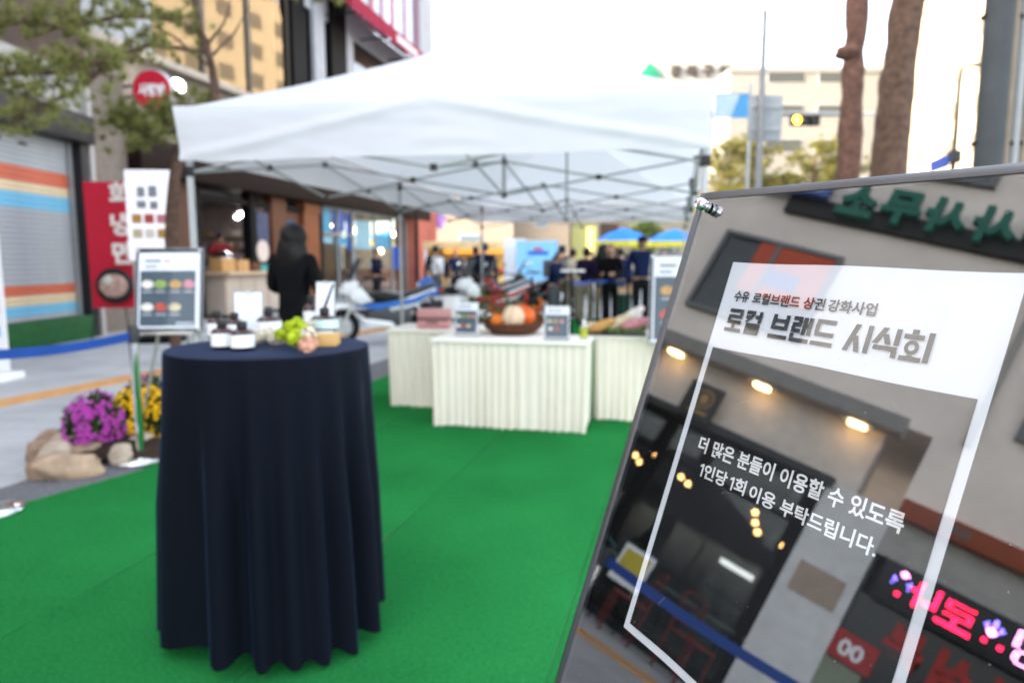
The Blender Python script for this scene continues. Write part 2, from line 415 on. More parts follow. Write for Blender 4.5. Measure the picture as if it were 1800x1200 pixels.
for r_ in range(2):
    for j in range(5):
        o = MB().bb(0, .17, .09, .097, 0, .045).build('slot', black, sh) if slot is None else slot.copy()
        if slot is None: slot = o
        else: COL.objects.link(o); o.parent = sh
        o.location = (.35 + j * .55 + r_ * .27, 0, zof(262) + .24 * r_)
# guide rails
F1.box('guide_rail', mat('rail metal', (.4, .4, .4), .4, .6), s_post - .07, s_post + .0, .04, .14, .36, 3.35)
for zz in (1.0, 1.35, 1.75): F1.box('meter_box', mat('grey box', (.2, .2, .2), .5), s_post + .04, s_post + .17, -.2, -.1, zz, zz + .2, bevel=.01)

to = thing('office_building', 'beige rendered office building with a green lettered sign above a dark cafe front', 'building', (-7.5, -9, 0), rad(90))
F0 = Fac(-7.5, -9, rad(90), to)
def R(px, py): p = RF(px, py); return p.y + 9, p.z          # board pixel -> office facade (s, z)
SE = 9 + SH0 - .02
F0.box('upper_wall', beigewall, 0, SE, 0, 7, 3.72, 10.0)
F0.box('sign_rail', mat('dark sign rail', (.03, .028, .027), .6), R(1790, 470)[0] - 2.0, R(1470, 350)[0] + .55, -.1, -.003, 6.04, 6.3)
gl = mat('green letters', (.0, .16, .105), .4)
s1 = R(1478, 350)[0] - .06
for k, ch in enumerate('소무사사무법'):
    w = .46; c_ = s1 - .25 - k * .52
    letter(to, ch, (c_ - w / 2, -.12, 6.1), X, Z, -Y, w, .5, gl, .05, depth=.1)
o = F0.box('address_plate', mat('blue plate', (.12, .18, .42), .5), R(1390, 335)[0] - .62, R(1390, 335)[0] + .35, -.24, -.12, 6.28, 6.68, bevel=.01)
letter(to, '공인중개사', (R(1390, 335)[0] - .56, -.245, 6.34), X, Z, -Y, .85, .2, white, .02, sub=o)
# windows with a dark sheet behind each pane in place of a room
for (a, b) in ((R(1470, 460)[0] - .1, R(1290, 405)[0] + .05), (.4, 2.2), (R(1800, 760)[0] - 2.3, R(1795, 760)[0] + .02)):
    z0_, z1_ = (4.25, 5.55) if a > 9 + 1.2 else (4.0, 5.4)
    f = window(F0, a, b, z0_, z1_, -.003, frame=mat('window frame grey', (.2, .2, .2), .4), g=glassd, mull=1)
    MB().bb(a + .07, b - .07, -.03, -.02, z0_ + .06, z1_ - .06).build('blind', mat('dark room', (.045, .045, .045), .6), f)
a = R(1470, 460)[0] - .02; b = R(1345, 425)[0]
o = F0.box('window_poster', mat('orange poster', (.55, .1, .03), .5), a, b, -.062, -.052, 4.7, 5.48)
F0.box('poster_print', mat('poster blue', (.1, .14, .35), .5), a + .3, b - .25, -.068, -.0625, 4.86, 5.12, parent=o)
for ww in range(3):
    for zz in (6.95,):
        window(F0, 1.2 + ww * 5, 3.8 + ww * 5, zz, zz + 1.5, -.004, frame=mat('window frame grey', (.2, .2, .2)), g=glassr, mull=1)
        F0.box('blind', mat('dark room', (.045, .045, .045)), 1.3 + ww * 5, 3.7 + ww * 5, -.03, -.02, zz + .1, zz + 1.4)  # dark sheet behind the pane, in place of a room
# soffit with bar lights, sign band, cafe front
F0.box('soffit', mat('soffit grey', (.42, .38, .35), .7), R(1560, 790)[0] - .1, SE, -.3, 0, 3.55, 3.719)
F0.box('soffit_edge', mat('soffit strip', (.3, .28, .26), .7), R(1560, 790)[0] - .13, SE, -.34, -.302, 3.53, 3.72)
for q in ((1200, 627), (1348, 688), (1507, 764)):
    s_, z_ = R(*q)
    o = F0.box('bar_light', gsteel, s_ - .2, s_ + .2, -.28, -.14, 3.5, 3.549)
    MB().bb(s_ - .1, s_ + .1, -.27, -.15, 3.45, 3.499).build('light_diffuser', warm, o, bevel=.02)
F0.box('sign_band', mat('band render', (.64, .58, .53), .7), R(1500, 860)[0] - .05, SE, -.02, .3, 2.78, 3.549)
F0.box('awning_box', mat('dark awning box', (.05, .05, .05), .6), R(1480, 830)[0], SE, -.16, -.022, 2.72, 2.82)
gp = F0.box('emblem_plate', mat('emblem black', (.03, .028, .026), .4), R(1205, 740)[0] - .38, R(1230, 680)[0] + .02, -.22, -.17, 2.76, 3.24)
gold = mat('gold print', (.42, .25, .08), .4)
c_ = R(1245, 715)[0]
MB().torus((c_, -.222, 3.04), .12, .014, 'Y', 20, 6).build('emblem_ring', gold, gp)
MB().ball((c_, -.222, 3.04), (.06, .008, .075), 10, 6).build('emblem_mark', gold, gp)
MB().bb(c_ - .13, c_ + .13, -.226, -.221, 2.83, 2.87).build('printed_line', gold, gp)
# dark cafe: recessed interior
cs0, cs1 = R(1400, 960)[0] + .02, SE - .25
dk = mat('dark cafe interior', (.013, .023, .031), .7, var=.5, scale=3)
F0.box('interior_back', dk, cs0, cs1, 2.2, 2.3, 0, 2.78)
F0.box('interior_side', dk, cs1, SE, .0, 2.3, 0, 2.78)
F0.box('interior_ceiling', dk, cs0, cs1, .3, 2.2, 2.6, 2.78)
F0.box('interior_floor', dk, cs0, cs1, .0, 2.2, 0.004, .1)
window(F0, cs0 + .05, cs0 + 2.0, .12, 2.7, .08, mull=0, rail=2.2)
window(F0, cs0 + 2.05, cs1, .12, 2.7, .08, mull=1, rail=2.2)
for q in ((1118, 800), (1148, 797), (1125, 812), (1198, 838), (1210, 850), (1328, 900), (1328, 918), (1332, 935), (1378, 960)):
    p = RF(*q, -8.6); lp = thing('pendant_bulb', 'small warm bulb glowing inside the dark cafe', 'bulb', p, 0, 'cafe bulbs')
    MB().ball((0, 0, 0), .042, 10, 8).build('globe', bulbm, lp, smooth=True)
    MB().tube([(0, 0, .04), (0, 0, .09)], .015, 8).build('socket', black, lp)
    MB().tube([(0, 0, .09), (0, 0, 2.6 - p.z)], .004, 5).build('cord', black, lp)
for k, (s_, zt) in enumerate(((cs0 + .5, .75), (cs0 + 1.3, .75), (cs0 + 2.6, .75))):
    tb = thing('cafe_table', ('cafe table with red chair behind the glass', 'cafe table in the middle of the dark cafe', 'cafe table at the far side of the cafe')[k], 'table', F0.o + F0.e * s_ + F0.n * (1.0 + .2 * k), 0)
    MB().lathe([(.32, .72), (.33, .735), (.32, .75)], 20).build('tabletop', mat('cafe top', (.25, .3, .3), .4), tb)
    MB().tube([(0, 0, .0), (0, 0, .72)], .03, 8).build('column', black, tb)
    MB().lathe([(.24, .1), (.22, .13), (.03, .15)], 16).build('base', black, tb)
def chair(label, p, rz, m_):
    t = thing('cafe_chair', label, 'chair', p, rz)
    MB().bb(-.2, .2, -.2, .2, .44, .47).build('seat', m_, t, bevel=.01); MB().tube([(-.2, .2, .85), (-.1, .24, .9), (.1, .24, .9), (.2, .2, .85)], .016, 8).build('top_rail', m_, t, smooth=True)
    for sx_ in (-1, 1): MB().tube([(sx_ * .18, -.18, 0), (sx_ * .18, -.18, .44)], .014, 6).build('leg', m_, t); MB().tube([(sx_ * .18, .18, 0), (sx_ * .2, .2, .86)], .014, 6).build('leg', m_, t)
    for k in range(3): MB().tube([(-.19, .2, .56 + k * .1), (.19, .2, .56 + k * .1)], .009, 6).build('back_slat', m_, t)
redp = mat('red chair paint', (.17, .014, .016), .5)
for k, (s_, d_, rz_, m_) in enumerate(((cs0 + .35, -.45, .4, redp), (cs0 + 1.15, -.5, 2.6, redp), (cs0 + 1.9, -.4, 1.2, mat('teal chair paint', (.06, .16, .17), .4)))):
    q_ = F0.o + F0.e * s_ + F0.n * d_; chair(('red metal chair outside the cafe beside the white pier', 'red metal chair outside the middle of the cafe window', 'teal metal chair outside the cafe near the notice board')[k], (q_.x, q_.y, .006), rz_, m_)
fr_ = thing('drinks_fridge', 'dark drinks fridge with a white lit strip inside the cafe', 'fridge', F0.o + F0.e * (cs0 + .9) + F0.n * 1.95, rad(90)); fr_.location.z = .1
MB().bb(-.35, .35, -.25, .24, 0, 1.5).build('cabinet', mat('fridge grey', (.05, .06, .065), .4), fr_, bevel=.02); MB().bb(-.25, .25, -.268, -.252, 1.32, 1.4).build('light_strip', mat('strip light', (1, 1, 1), emit=.5, ecol=(1, 1, 1)), fr_)
for k in range(4): MB().bb(-.28, .28, -.262, -.252, .2 + k * .27, .36 + k * .27).build('bottle_row', mat('bottle colours', (.1, .13, .12), .3, var=.7, scale=25), fr_)
F0.box('wall_pipe', mat('wall pipe', (.4, .37, .34), .6), R(1800, 640)[0] + .1, R(1800, 640)[0] + .17, -.08, -.002, 3.75, 9.8)
# white pier, lamp, poster
ps0, ps1 = R(1480, 1040)[0] - .12, cs0 - .02
F0.box('pier', mat('white pier render', (.66, .65, .64), .7, var=.1), ps0, ps1, -.05, 2.3, 0, 2.779)
F0.box('pier_notice', mat('tan notice', (.42, .33, .26), .6), ps0 + .1, ps1 - .12, -.06, -.052, 1.5, 1.85)
wl = thing('wall_lamp', 'small orange wall lamp on the white pier beside the cafe', 'lamp', RF(1497, 970, -7.56)); wl.location.z = 2.16
MB().ball((0.05, 0, 0), .04, 10, 8).build('globe', bulbm, wl, smooth=True)
MB().lathe([(.05, .03), (.03, .07), (.01, .1)], 12, (0.05, 0, 0)).build('cap', darkm, wl)
MB().tube([(0.05, 0, .1), (-.03, 0, .12)], .01, 6).build('bracket', darkm, wl)
# LED shop (right end of the reflection)
F0.box('led_shop_back', mat('dark shop', (.03, .03, .035), .7), 0, ps0, .25, 2.3, 0, 3.7)
ob = F0.box('orange_band', mat('orange band', (.3, .075, .025), .6, var=.1), 0, R(1595, 900)[0] + .05, -.2, .0, 2.72, 2.93, bevel=.01)
for k in range(4): MB().bb(R(1660, 930)[0] - .25 - k * 1.1, R(1660, 930)[0] + .05 - k * 1.1, -.206, -.201, 2.77, 2.88).build('printed_line', mat('faded print', (.2, .12, .1), .6), ob)
F0.box('lintel', mat('lintel render', (.42, .4, .37), .8), 0, ps0, -.03, .25, 2.3, 2.72)
F0.box('upper_lintel', beigewall, 0, ps0, -.01, .25, 2.93, 3.72)
led = thing('led_sign', 'black dot matrix sign with glowing red and pink characters above shop posters', 'sign', F0.o + F0.e * 0 + F0.n * 0, rad(90))
ls1 = R(1550, 1030)[0]
MB().bb(ls1 - 2.6, ls1 + .04, -.16, -.02, 1.84, 2.28).build('housing', black, led, bevel=.01)
ledr = mat('led red', (1, .02, .05), emit=5, ecol=(1, .008, .05)); ledp = mat('led pink', (1, .3, .8), emit=4, ecol=(1, .3, .8)); ledb = mat('led blue', (.3, .2, 1), emit=3, ecol=(.22, .16, 1))
dotg = {}
def dots(cx, cz, pat, m, pitch=.022, name='led_dots'):
    mb = MB()
    for r_, row in enumerate(pat):
        for c2, ch in enumerate(row):
            if ch == '#':
                x = cx + c2 * pitch; zz = cz - r_ * pitch; q = .0085
                mb.add([(x - q, -.163, zz - q), (x + q, -.163, zz - q), (x + q, -.163, zz + q), (x - q, -.163, zz + q)], [(0, 1, 2, 3)])
    return mb.build(name, m, led)
CH = {'로': ["..............", ".###########..", "..........##..", "..........##..", ".###########..", ".##...........", ".##...........", ".###########..", "......##......", "......##......", "......##......", "##############", "##############"],
      '나': ["##......##..", "##......##..", "##......##..", "##......##..", "##......####", "##......####", "##......##..", "##......##..", "######..##..", "######..##..", "........##..", "........##..", "........##.."],
      '다': ["#####...##..", "#####...##..", "##......##..", "##......##..", "##......####", "##......####", "##......##..", "##......##..", "#####...##..", "#####...##..", "........##..", "........##..", "........##.."],
      '빙': ["##..##..##", "##..##..##", "######..##", "##..##..##", "######..##", "........##", "..######..", ".##....##.", ".##....##.", ".##....##.", "..######..", "..........", ".........."]}
FL = ["...##...", "...##...", ".#.##.#.", "##....##", ".#....#.", "..#..#..", "...##..."]
dots(ls1 - .24, 2.22, ["...##...", "..####..", "...##...", "........"], ledp); dots(ls1 - .24, 2.14, ["#......#", "##....##", "........", "#......#"], ledb); dots(ls1 - .2, 2.0, [".##.", ".##."], ledr)
dots(ls1 - .5, 2.2, CH['나'], ledr, .02); dots(ls1 - .82, 2.2, CH['로'], ledr, .022)
dots(ls1 - 1.05, 2.2, FL, ledb); dots(ls1 - 1.0, 2.12, [".##.", "####", "####", ".##."], ledp); dots(ls1 - 1.08, 2.0, ["##....##", "##....##"], ledr)
dots(ls1 - 1.4, 2.22, CH['빙'], ledp, .028); dots(ls1 - 1.75, 2.2, CH['나'], ledp, .024)
F0.box('glass_front', mat('dark glazing', (.02, .024, .03), .15), 0, ps0 - .02, .0, .02, .1, 1.85)
redl = mat('red letters', (.4, .03, .02), .5)
for k, ch in enumerate('분식전문'):
    s_ = R(1550, 1085)[0] - .1 - k * .45
    letter(to, ch, (s_ - .36, -.02, 1.36), X, Z, -Y, .36, .4, redl, .06)
rp = F0.box('red_poster', mat('poster red', (.4, .03, .03), .5), R(1530, 1160)[0] - .05, R(1480, 1110)[0] + .05, -.03, -.022, 1.12, 1.42)
letter(to, '00', (R(1530, 1160)[0] + .06, -.034, 1.18), X, Z, -Y, .24, .17, white, .03, sub=rp)
F0.box('menu_poster', mat('poster green grey', (.25, .28, .2), .5), R(1530, 1160)[0] - .0, R(1480, 1110)[0] + .12, -.03, -.022, .5, 1.1)
F0.box('menu_poster', mat('poster teal', (.03, .3, .3), .5), R(1530, 1160)[0] - .4, R(1530, 1160)[0] - .04, -.03, -.022, .5, 1.0)
nb = thing('notice_stand', 'yellow and white notice board propped in front of the cafe window', 'notice board', RF(1105, 1010, -7.1), rad(90)); nb.location.z = 0
MB().box((0, 0, .76), (.42, .02, .46), rx=-.12).build('board', white, nb)
MB().box((0, -.014, .77), (.34, .006, .34), rx=-.12).build('notice_print', mat('yellow print', (.55, .45, .06), .6), nb)
for s_ in (-1, 1): MB().tube([(s_ * .18, .0, 0), (s_ * .18, .02, .55)], .012, 6).build('leg', darkm, nb)
MB().tube([(0, .3, 0), (0, .04, .6)], .012, 6).build('leg', darkm, nb)

# ---- cream block added to throw a warm reflection into the corner building's windows
def plainblock(name, label, x0, x1, y0, y1, h, m, face, wm):
    t = thing(name, label, 'building', ((x0 + x1) / 2, (y0 + y1) / 2, 0)); a_, b_ = (x1 - x0) / 2, (y1 - y0) / 2
    MB().bb(-a_, a_, -b_, b_, 0, h).build('wall', m, t); MB().bb(-a_ - .1, a_ + .1, -b_ - .1, b_ + .1, h, h + .4).build('parapet', m, t)
    for r_ in range(int(h / 3.4)):
        for k in range(5):
            zz = 1.0 + r_ * 3.4
            if face == 'x': q = -b_ + 2 * b_ * (k + .5) / 5; mbx = MB().bb(-a_ - .05, -a_ + .02, q - 1.1, q + 1.1, zz, zz + 1.7)
            else: q = -a_ + 2 * a_ * (k + .5) / 5; mbx = MB().bb(q - 1.1, q + 1.1, b_ - .02, b_ + .05, zz, zz + 1.7)
            mbx.build('window', wm, t)
plainblock('reflection_block', 'added tall cream block in full sun, mirrored in the corner windows', 42, 58, 52, 74, 32, mat('sunlit cream', (.5, .4, .27), .8), 'x', mat('sunlit pane', (.22, .18, .13), .5))

# ---- corner block with the kiosk, wood shop front and upper glazing
B2A = math.atan2(1, .22)
b2o = V((-10.5 + .22 * 12.55, 12.55, 0))
tb2 = thing('corner_building', 'mixed building with kiosk counter, glazed shop front and reflective upper windows', 'building', b2o, B2A)
F2 = Fac(b2o.x, b2o.y, B2A, tb2)
END = F2.sx(757, 0, 440)
sK0, sK1, sW, sD0, sD1, sP0 = F2.sx(334), F2.sx(478), F2.sx(562), F2.sx(566), F2.sx(622), F2.sx(716)
F2.box('corner_pier', stone, -.9, F2.sx(228), -.05, .6, 0, 5.3)
dkband = mat('dark brown fascia', (.022, .011, .008), .6, var=.2, spec=.1)
F2.box('fascia', dkband, F2.sx(228) + .01, END - .9, -.35, .6, 3.05, 3.75, bevel=.02)
F2.box('side_wall', mat('brown render', (.12, .055, .03), .7), F2.sx(228) + .01, sK0, 0, .6, 0, 3.049)
F2.box('band_wall', stone, F2.sx(228) + .01, END, .02, .6, 3.751, 5.3)
F2.box('ledge', mat('concrete ledge', (.42, .36, .3), .7), -.9, END + .05, -.22, .6, 5.301, 5.45, bevel=.01)
# interiors
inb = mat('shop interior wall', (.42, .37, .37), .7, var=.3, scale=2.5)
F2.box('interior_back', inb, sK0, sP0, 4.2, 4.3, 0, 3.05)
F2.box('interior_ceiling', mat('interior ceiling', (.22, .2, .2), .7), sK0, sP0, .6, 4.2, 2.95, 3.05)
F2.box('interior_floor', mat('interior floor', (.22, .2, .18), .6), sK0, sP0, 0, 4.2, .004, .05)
F2.box('partition', mat('partition', (.5, .42, .42), .6, var=.2, scale=3), sK1 + 2.0, sK1 + 2.1, .25, 4.2, .05, 2.95)
F2.box('core', stone, -.9, END, 4.31, 9, 0, 14)
# kiosk posts, timber columns
for nm, m_, a_, b_ in (('post', darkm, sK0, F2.sx(353)), ('post', darkm, F2.sx(440), F2.sx(450)), ('timber_column', woodbrown, F2.sx(478), F2.sx(503)), ('timber_column', woodor, F2.sx(534), F2.sx(560)), ('post', darkm, F2.sx(560) + .01, F2.sx(567))):
    F2.box(nm, m_, a_, b_, -.02, .22, .05, 3.049)
F2.box('transom', darkm, F2.sx(353), F2.sx(560), .02, .16, 2.72, 2.86)
F2.box('timber_lintel', woodor, F2.sx(534), F2.sx(562), -.06, -.021, 2.75, 3.0)
F2.box('door_leaf', woodbrown, F2.sx(504), F2.sx(533), .1, .16, .05, 2.7)
F2.box('door_sign', mat('door sign', (.02, .08, .16), .4), F2.sx(509), F2.sx(522), .07, .098, 1.9, 2.5)
# glazed front
wz = window(F2, sD0 + .05, sD1, .06, 3.04, .1, frame=gsteel, mull=1, rail=2.2)
window(F2, sD1 + .02, F2.sx(660), .06, 3.04, .1, frame=gsteel, mull=0)
window(F2, F2.sx(660) + .02, sP0 - .02, .06, 3.04, .1, frame=gsteel, mull=1)
pm = [mat('poster sky', (.16, .5, .75), .5), mat('poster cobalt', (.03, .15, .6), .5), mat('poster pale', (.5, .7, .8), .5)]
for k, (a_, b_, z0_, z1_) in enumerate(((568, 588, 2.25, 2.95), (590, 612, 2.3, 2.95), (568, 590, 1.9, 2.12), (594, 616, 1.85, 2.12), (614, 628, 1.7, 2.9), (630, 656, 1.75, 2.75), (664, 690, 1.8, 2.3), (694, 712, 1.0, 1.9))):
    F2.box('window_poster', pm[k % 3], F2.sx(a_), F2.sx(b_), .115, .12, z0_, z1_)
for k, px in enumerate((588, 622, 668, 690)):
    p = F2.o + F2.e * F2.sx(px, 1.4) + F2.n * 1.4
    lp = thing('pendant_lamp', 'round warm pendant lamp hanging inside the glazed shop', 'lamp', (p.x, p.y, (2.6, 2.5, 1.75, 2.5)[k]), 0, 'lamps in the glazed shop')
    MB().ball((0, 0, 0), .11, 12, 8).build('globe', warm, lp, smooth=True); MB().tube([(0, 0, .1), (0, 0, 2.95 - lp.location.z)], .008, 5).build('cord', black, lp)
F2.box('shop_bench', woodor, F2.sx(600, 2.5), F2.sx(690, 2.5), 2.3, 2.8, .05, 1.0)
F2.box('shop_shelf', mat('mixed goods', (.35, .28, .2), .7, var=.6, scale=6), F2.sx(620, 3.6), F2.sx(700, 3.6), 3.7, 4.1, .05, 2.0)
foodc0 = [mat('pale goods', (.5, .42, .4), .6, var=.3, scale=9), mat('lilac goods', (.5, .4, .5), .6), mat('tan goods', (.5, .35, .22), .6), mat('white goods', (.75, .73, .72), .6)]
# kiosk: ceiling lamps, rack, wall board
for k, (px, dd, zz) in enumerate(((428, .75, 2.6), (418, 1.3, 2.55), (466, .5, 2.6))):
    p = F2.o + F2.e * F2.sx(px, dd) + F2.n * dd
    lp = thing('kiosk_lamp', ('bright white lamp with metal shade over the kiosk counter', 'white lamp hanging at the back of the kiosk', 'small white lamp beside the kiosk doorway')[k], 'lamp', (p.x, p.y, zz))
    MB().ball((0, 0, 0), .1 if k == 0 else .06, 12, 8).build('globe', cool, lp, smooth=True); MB().lathe([(.16, .02), (.1, .1), (.03, .16)], 14, caps=False).build('shade', steel, lp); MB().tube([(0, 0, .1), (0, 0, 2.95 - zz)], .008, 5).build('cord', black, lp)
for zz in (1.0, 1.35, 1.7, 2.05):
    sh2 = F2.box('wall_shelf', woodpale, sK1 + 1.7, sK1 + 1.99, .5, 3.6, zz, zz + .03)
    for k in range(9): MB().bb(sK1 + 1.75, sK1 + 1.95, .55 + k * .33, .8 + k * .33, zz + .031, zz + .14 + .12 * ((k * 7 + int(zz * 20)) % 3) / 2).build('goods', foodc0[(k + int(zz * 3)) % 4], sh2)
F2.box('poster_column', mat('poster navy', (.06, .08, .14), .5, var=.5, scale=5), F2.sx(452), F2.sx(472), .0, .03, 1.75, 2.6)
op = MB().lathe([(.28, 0), (.28, .03)], 20, (F2.sx(459), -.03, 1.6), 'Y').build('round_notice', mat('notice cream', (.6, .5, .45), .5), tb2)
F2.box('teal_notice', mat('teal print', (.05, .32, .32), .5), F2.sx(450), F2.sx(474), -.01, .02, .35, 1.25)
# counter
ct = thing('kiosk_counter', 'pale kiosk serving counter with a projecting wooden top', 'counter', F2.o + F2.e * (F2.sx(355) + .0) - F2.n * .45, B2A)
cl_ = F2.sx(474) - F2.sx(350)
MB().bb(.1, cl_, 0, .55, .1, 1.02).build('front_panel', mat('counter cream', (.5, .42, .35), .6, var=.1, scale=3), ct, bevel=.01)
MB().bb(-.05, cl_ + .1, -.22, .6, 1.02, 1.09).build('counter_top', woodpale, ct, bevel=.012)
MB().bb(.1, cl_ - .02, .03, .5, .004, .1).build('plinth', black, ct)
for k in range(5): MB().bb(.12 + cl_ / 5 * k, .12 + cl_ / 5 * k + .03, -.012, -.001, .12, 1.0).build('batten', mat('counter batten', (.46, .36, .28), .6), ct)
for k, (a_, w_, h_, m_) in enumerate(((.15, .5, .3, mat('kraft', (.5, .3, .13), .7)), (.75, .45, .26, mat('kraft', (.5, .3, .13))), (1.35, .35, .2, woodbrown))):
    p = ct.location + F2.e * (a_ + w_ / 2) + F2.n * .25
    bx = thing('counter_box', ('larger kraft carton on the kiosk counter beside the dark post', 'smaller kraft carton on the kiosk counter next to the wooden tray', 'low brown wooden tray on the kiosk counter')[k], 'box', (p.x, p.y, 1.092), B2A)
    MB().bb(-w_ / 2, w_ / 2, -.17, .17, 0, h_).build('carton', m_, bx, bevel=.006)
    MB().bb(-w_ / 2 - .006, w_ / 2 + .006, -.176, .176, h_, h_ + .02).build('lid', m_, bx, bevel=.004)
kp = thing('steamer_pot', 'shiny round steel pot lid glinting beside the kiosk worker', 'pot', ct.location + F2.e * 1.5 + F2.n * 1.0); kp.location.z = 1.32
MB().lathe([(.25, -.2), (.27, .0), (.26, .12)], 20).build('pot', steel, kp, smooth=True)
MB().lathe([(.27, .12), (.2, .22), (.06, .28), (.02, .29)], 20).build('lid', chrome, kp, smooth=True)
MB().bb(-.35, .35, -.35, .35, -1.25, -.2).build('stove', gsteel, kp)
# brick pillar
bp_ = brickmat('red brick', (.44, .095, .055), (.38, .08, .045), (.3, .16, .12), .22, .07)
F2.box('brick_pillar', bp_, sP0, END, -.3, .55, 0, 3.6)
F2.box('pillar_pipe', darkm, sP0 + .02, sP0 + .3, -.37, -.3, 0, 3.5)
pk = MB().lathe([(.05, 0), (.25, .3), (.25, .9), (.05, 1.2)], 16, (END + .28, -.35, 2.75)).build('hanging_sign', mat('lilac sign', (.6, .35, .75), .5), tb2, smooth=True)
# upper floors
UP = mat('upper cladding', (.38, .38, .4), .6, var=.08)
F2.box('upper_pier', UP, -.9, F2.sx(266, 0, 60), .0, .6, 5.451, 14)
F2.box('upper_room_back', mat('upper room', (.3, .24, .17), .8), -.9, END, 2.5, 2.6, 5.45, 14)
su = [F2.sx(px, 0, 80) for px in (267, 360, 440, 510)]
for a_, b_ in zip(su, su[1:]):
    window(F2, a_, b_ - .02, 5.46, 8.6, .1, frame=mat('bronze frame', (.12, .1, .08), .4), g=glassr, mull=0)
F2.box('spandrel', UP, su[0], END, .0, .6, 8.62, 9.4)
for a_, b_, m_ in ((510, 532, darkm), (548, 566, UP), (578, 604, darkm), (604.5, 616, UP), (735, 757, UP)):
    F2.box('column', m_, F2.sx(a_, 0, 80), F2.sx(b_, 0, 80), -.1, .5, 5.46, 13.99)
for a_, b_ in ((532, 548), (566, 578), (616, 735)):
    window(F2, F2.sx(a_, 0, 80) + .02, F2.sx(b_, 0, 80) - .02, 5.46, 8.6, .1, frame=darkm, g=glassr, mull=0)
F2.box('upper_wall', UP, -.9, F2.sx(560), .02, .6, 9.41, 14)
for k, (a_, b_) in enumerate(((617, 655), (657, 690), (692, 734))):
    f = window(F2, F2.sx(a_, 0, 20), F2.sx(b_, 0, 20), 9.5, 12.5, .1, frame=mat('pink frame', (.6, .25, .35), .4), g=glassd, mull=1)
    MB().bb(F2.sx(a_, 0, 20) + .1, F2.sx(b_, 0, 20) - .1, .14, .16, 9.6, 12.4).build('blind', mat('pale blind', (.7, .66, .7), .7), f)
F2.box('upper_wall', UP, F2.sx(560), END, .02, .6, 12.6, 14)
F2.box('roof_slab', UP, -.9, END, .0, 9, 14.001, 14.3)
aw = thing('red_awning', 'dark red sloping fabric awning above the upper corner windows', 'awning', b2o, B2A)
sa0, sa1 = F2.sx(585, -.5, 30), F2.sx(742, -.5, 80)
awm = fabric('awning cloth', (.36, .03, .07), .15)
mid = sa0 + (sa1 - sa0) * .3
for a_, b_ in ((sa0, mid), (mid + .02, sa1)):
    MB().prism([(-1.1, 8.75), (-1.1, 9.2), (-.12, 9.95), (-.12, 9.6)], a_, b_, f=lambda x, zz, y: (y, x, zz)).build('canopy', awm, aw)
for k in range(4): MB().bar((sa0 + .3 + k * (sa1 - sa0 - .6) / 3, -.12, 8.7), (sa0 + .3 + k * (sa1 - sa0 - .6) / 3, -1.08, 8.72), .04).build('arm', darkm, aw)
MB().bb(mid + 1.2, mid + 3.2, -1.125, -1.101, 8.85, 9.08).build('printed_line', mat('awning print', (.75, .6, .62), .7), aw)
# round projecting sign
rs = thing('round_sign', 'round red projecting sign with white lettering and steel rim', 'sign', AY(271, 160, 13.6))
dr = V((1, .1, 0)).normalized()
MB().lathe([(.37, -.08), (.4, -.06), (.4, .06), (.37, .08)], 28, axis='Y').build('rim', steel, rs, smooth=True)
MB().lathe([(.36, -.09), (.36, -.082)], 28, axis='Y').build('face', red, rs)
letter(rs, '사랑방', (-.26, -.095, -.12), X, Z, -Y, .52, .24, white, .05)
MB().tube([(-.38, .0, .1), (-.9, .2, .1)], .025, 8).build('bracket', darkm, rs)
MB().tube([(-.38, .0, -.1), (-.9, .2, -.1)], .025, 8).build('bracket', darkm, rs)
ml = thing('flood_lamp', 'white flood lamp beside the round red sign', 'lamp', AY(310, 152, 13.9))
MB().ball((0, 0, 0), (.12, .1, .14), 12, 8).build('lens', cool, ml, smooth=True); MB().lathe([(.15, .05), (.12, .2), (.04, .28)], 14, axis='Y').build('housing', steel, ml); MB().tube([(0, .25, 0), (-.1, .5, .05), (-.5, .9, .05)], .02, 6).build('arm', darkm, ml)

# ------------------------------------------------------------------ far buildings, city hall
def block(name, label, x0, x1, y0, depth, h, m, rows, winw, gap, z0=1.2, wh=1.5, fl=3.3, wm=None, roof=True, rz=0., fill=False, cat='building'):
    t = thing(name, label, cat, ((x0 + x1) / 2, y0, 0), rz)
    w = (x1 - x0) / 2
    MB().bb(-w, w, 0, depth, 0, h).build('wall', m, t)
    if roof: MB().bb(-w - .15, w + .15, -.15, depth + .15, h, h + .5).build('parapet', m, t)
    wm = wm or mat('far window', (.16, .2, .23), .2); wf = mat('far frame', (.5, .5, .5), .5)
    first = None
    n = int((2 * w - gap) / (winw + gap))
    off = (2 * w - n * (winw + gap) + gap) / 2
    for r_ in range(rows):
        for k in range(n):
            xx = -w + off + k * (winw + gap); zz = z0 + r_ * fl
            if first is None:
                first = MB().bb(0, winw, -.05, .02, 0, wh).build('window', wf, t); pane = MB().bb(.07, winw - .07, -.07, -.051, .07, wh - .07).build('pane', wm, first); first.location = (xx, 0, zz)
            else:
                o = first.copy(); COL.objects.link(o); o.parent = t; o.location = (xx, 0, zz); q = pane.copy(); COL.objects.link(q); q.parent = o
    return t
cream = mat('cream facade', (.33, .27, .215), .8, var=.06); whitef = mat('white facade', (.35, .34, .325), .8, var=.04); tanf = mat('tan facade', (.36, .29, .22), .8)
def xr(px, Y_): return (px - 900) / FPX * Y_
y = 46; block('shop_house', 'cream two storey building behind the food stall', xr(752, y), xr(900, y), y, 8, 6.6, cream, 2, 1.4, 1.2, 1.6, 1.5, 3.0, rz=0)
y = 47; b = block('shop_house', 'tan narrow building with a tall entrance beside the blue banner', xr(902, y), xr(1000, y), y, 8, 6.2, tanf, 1, .9, .9, 3.6, 1.5, 3)
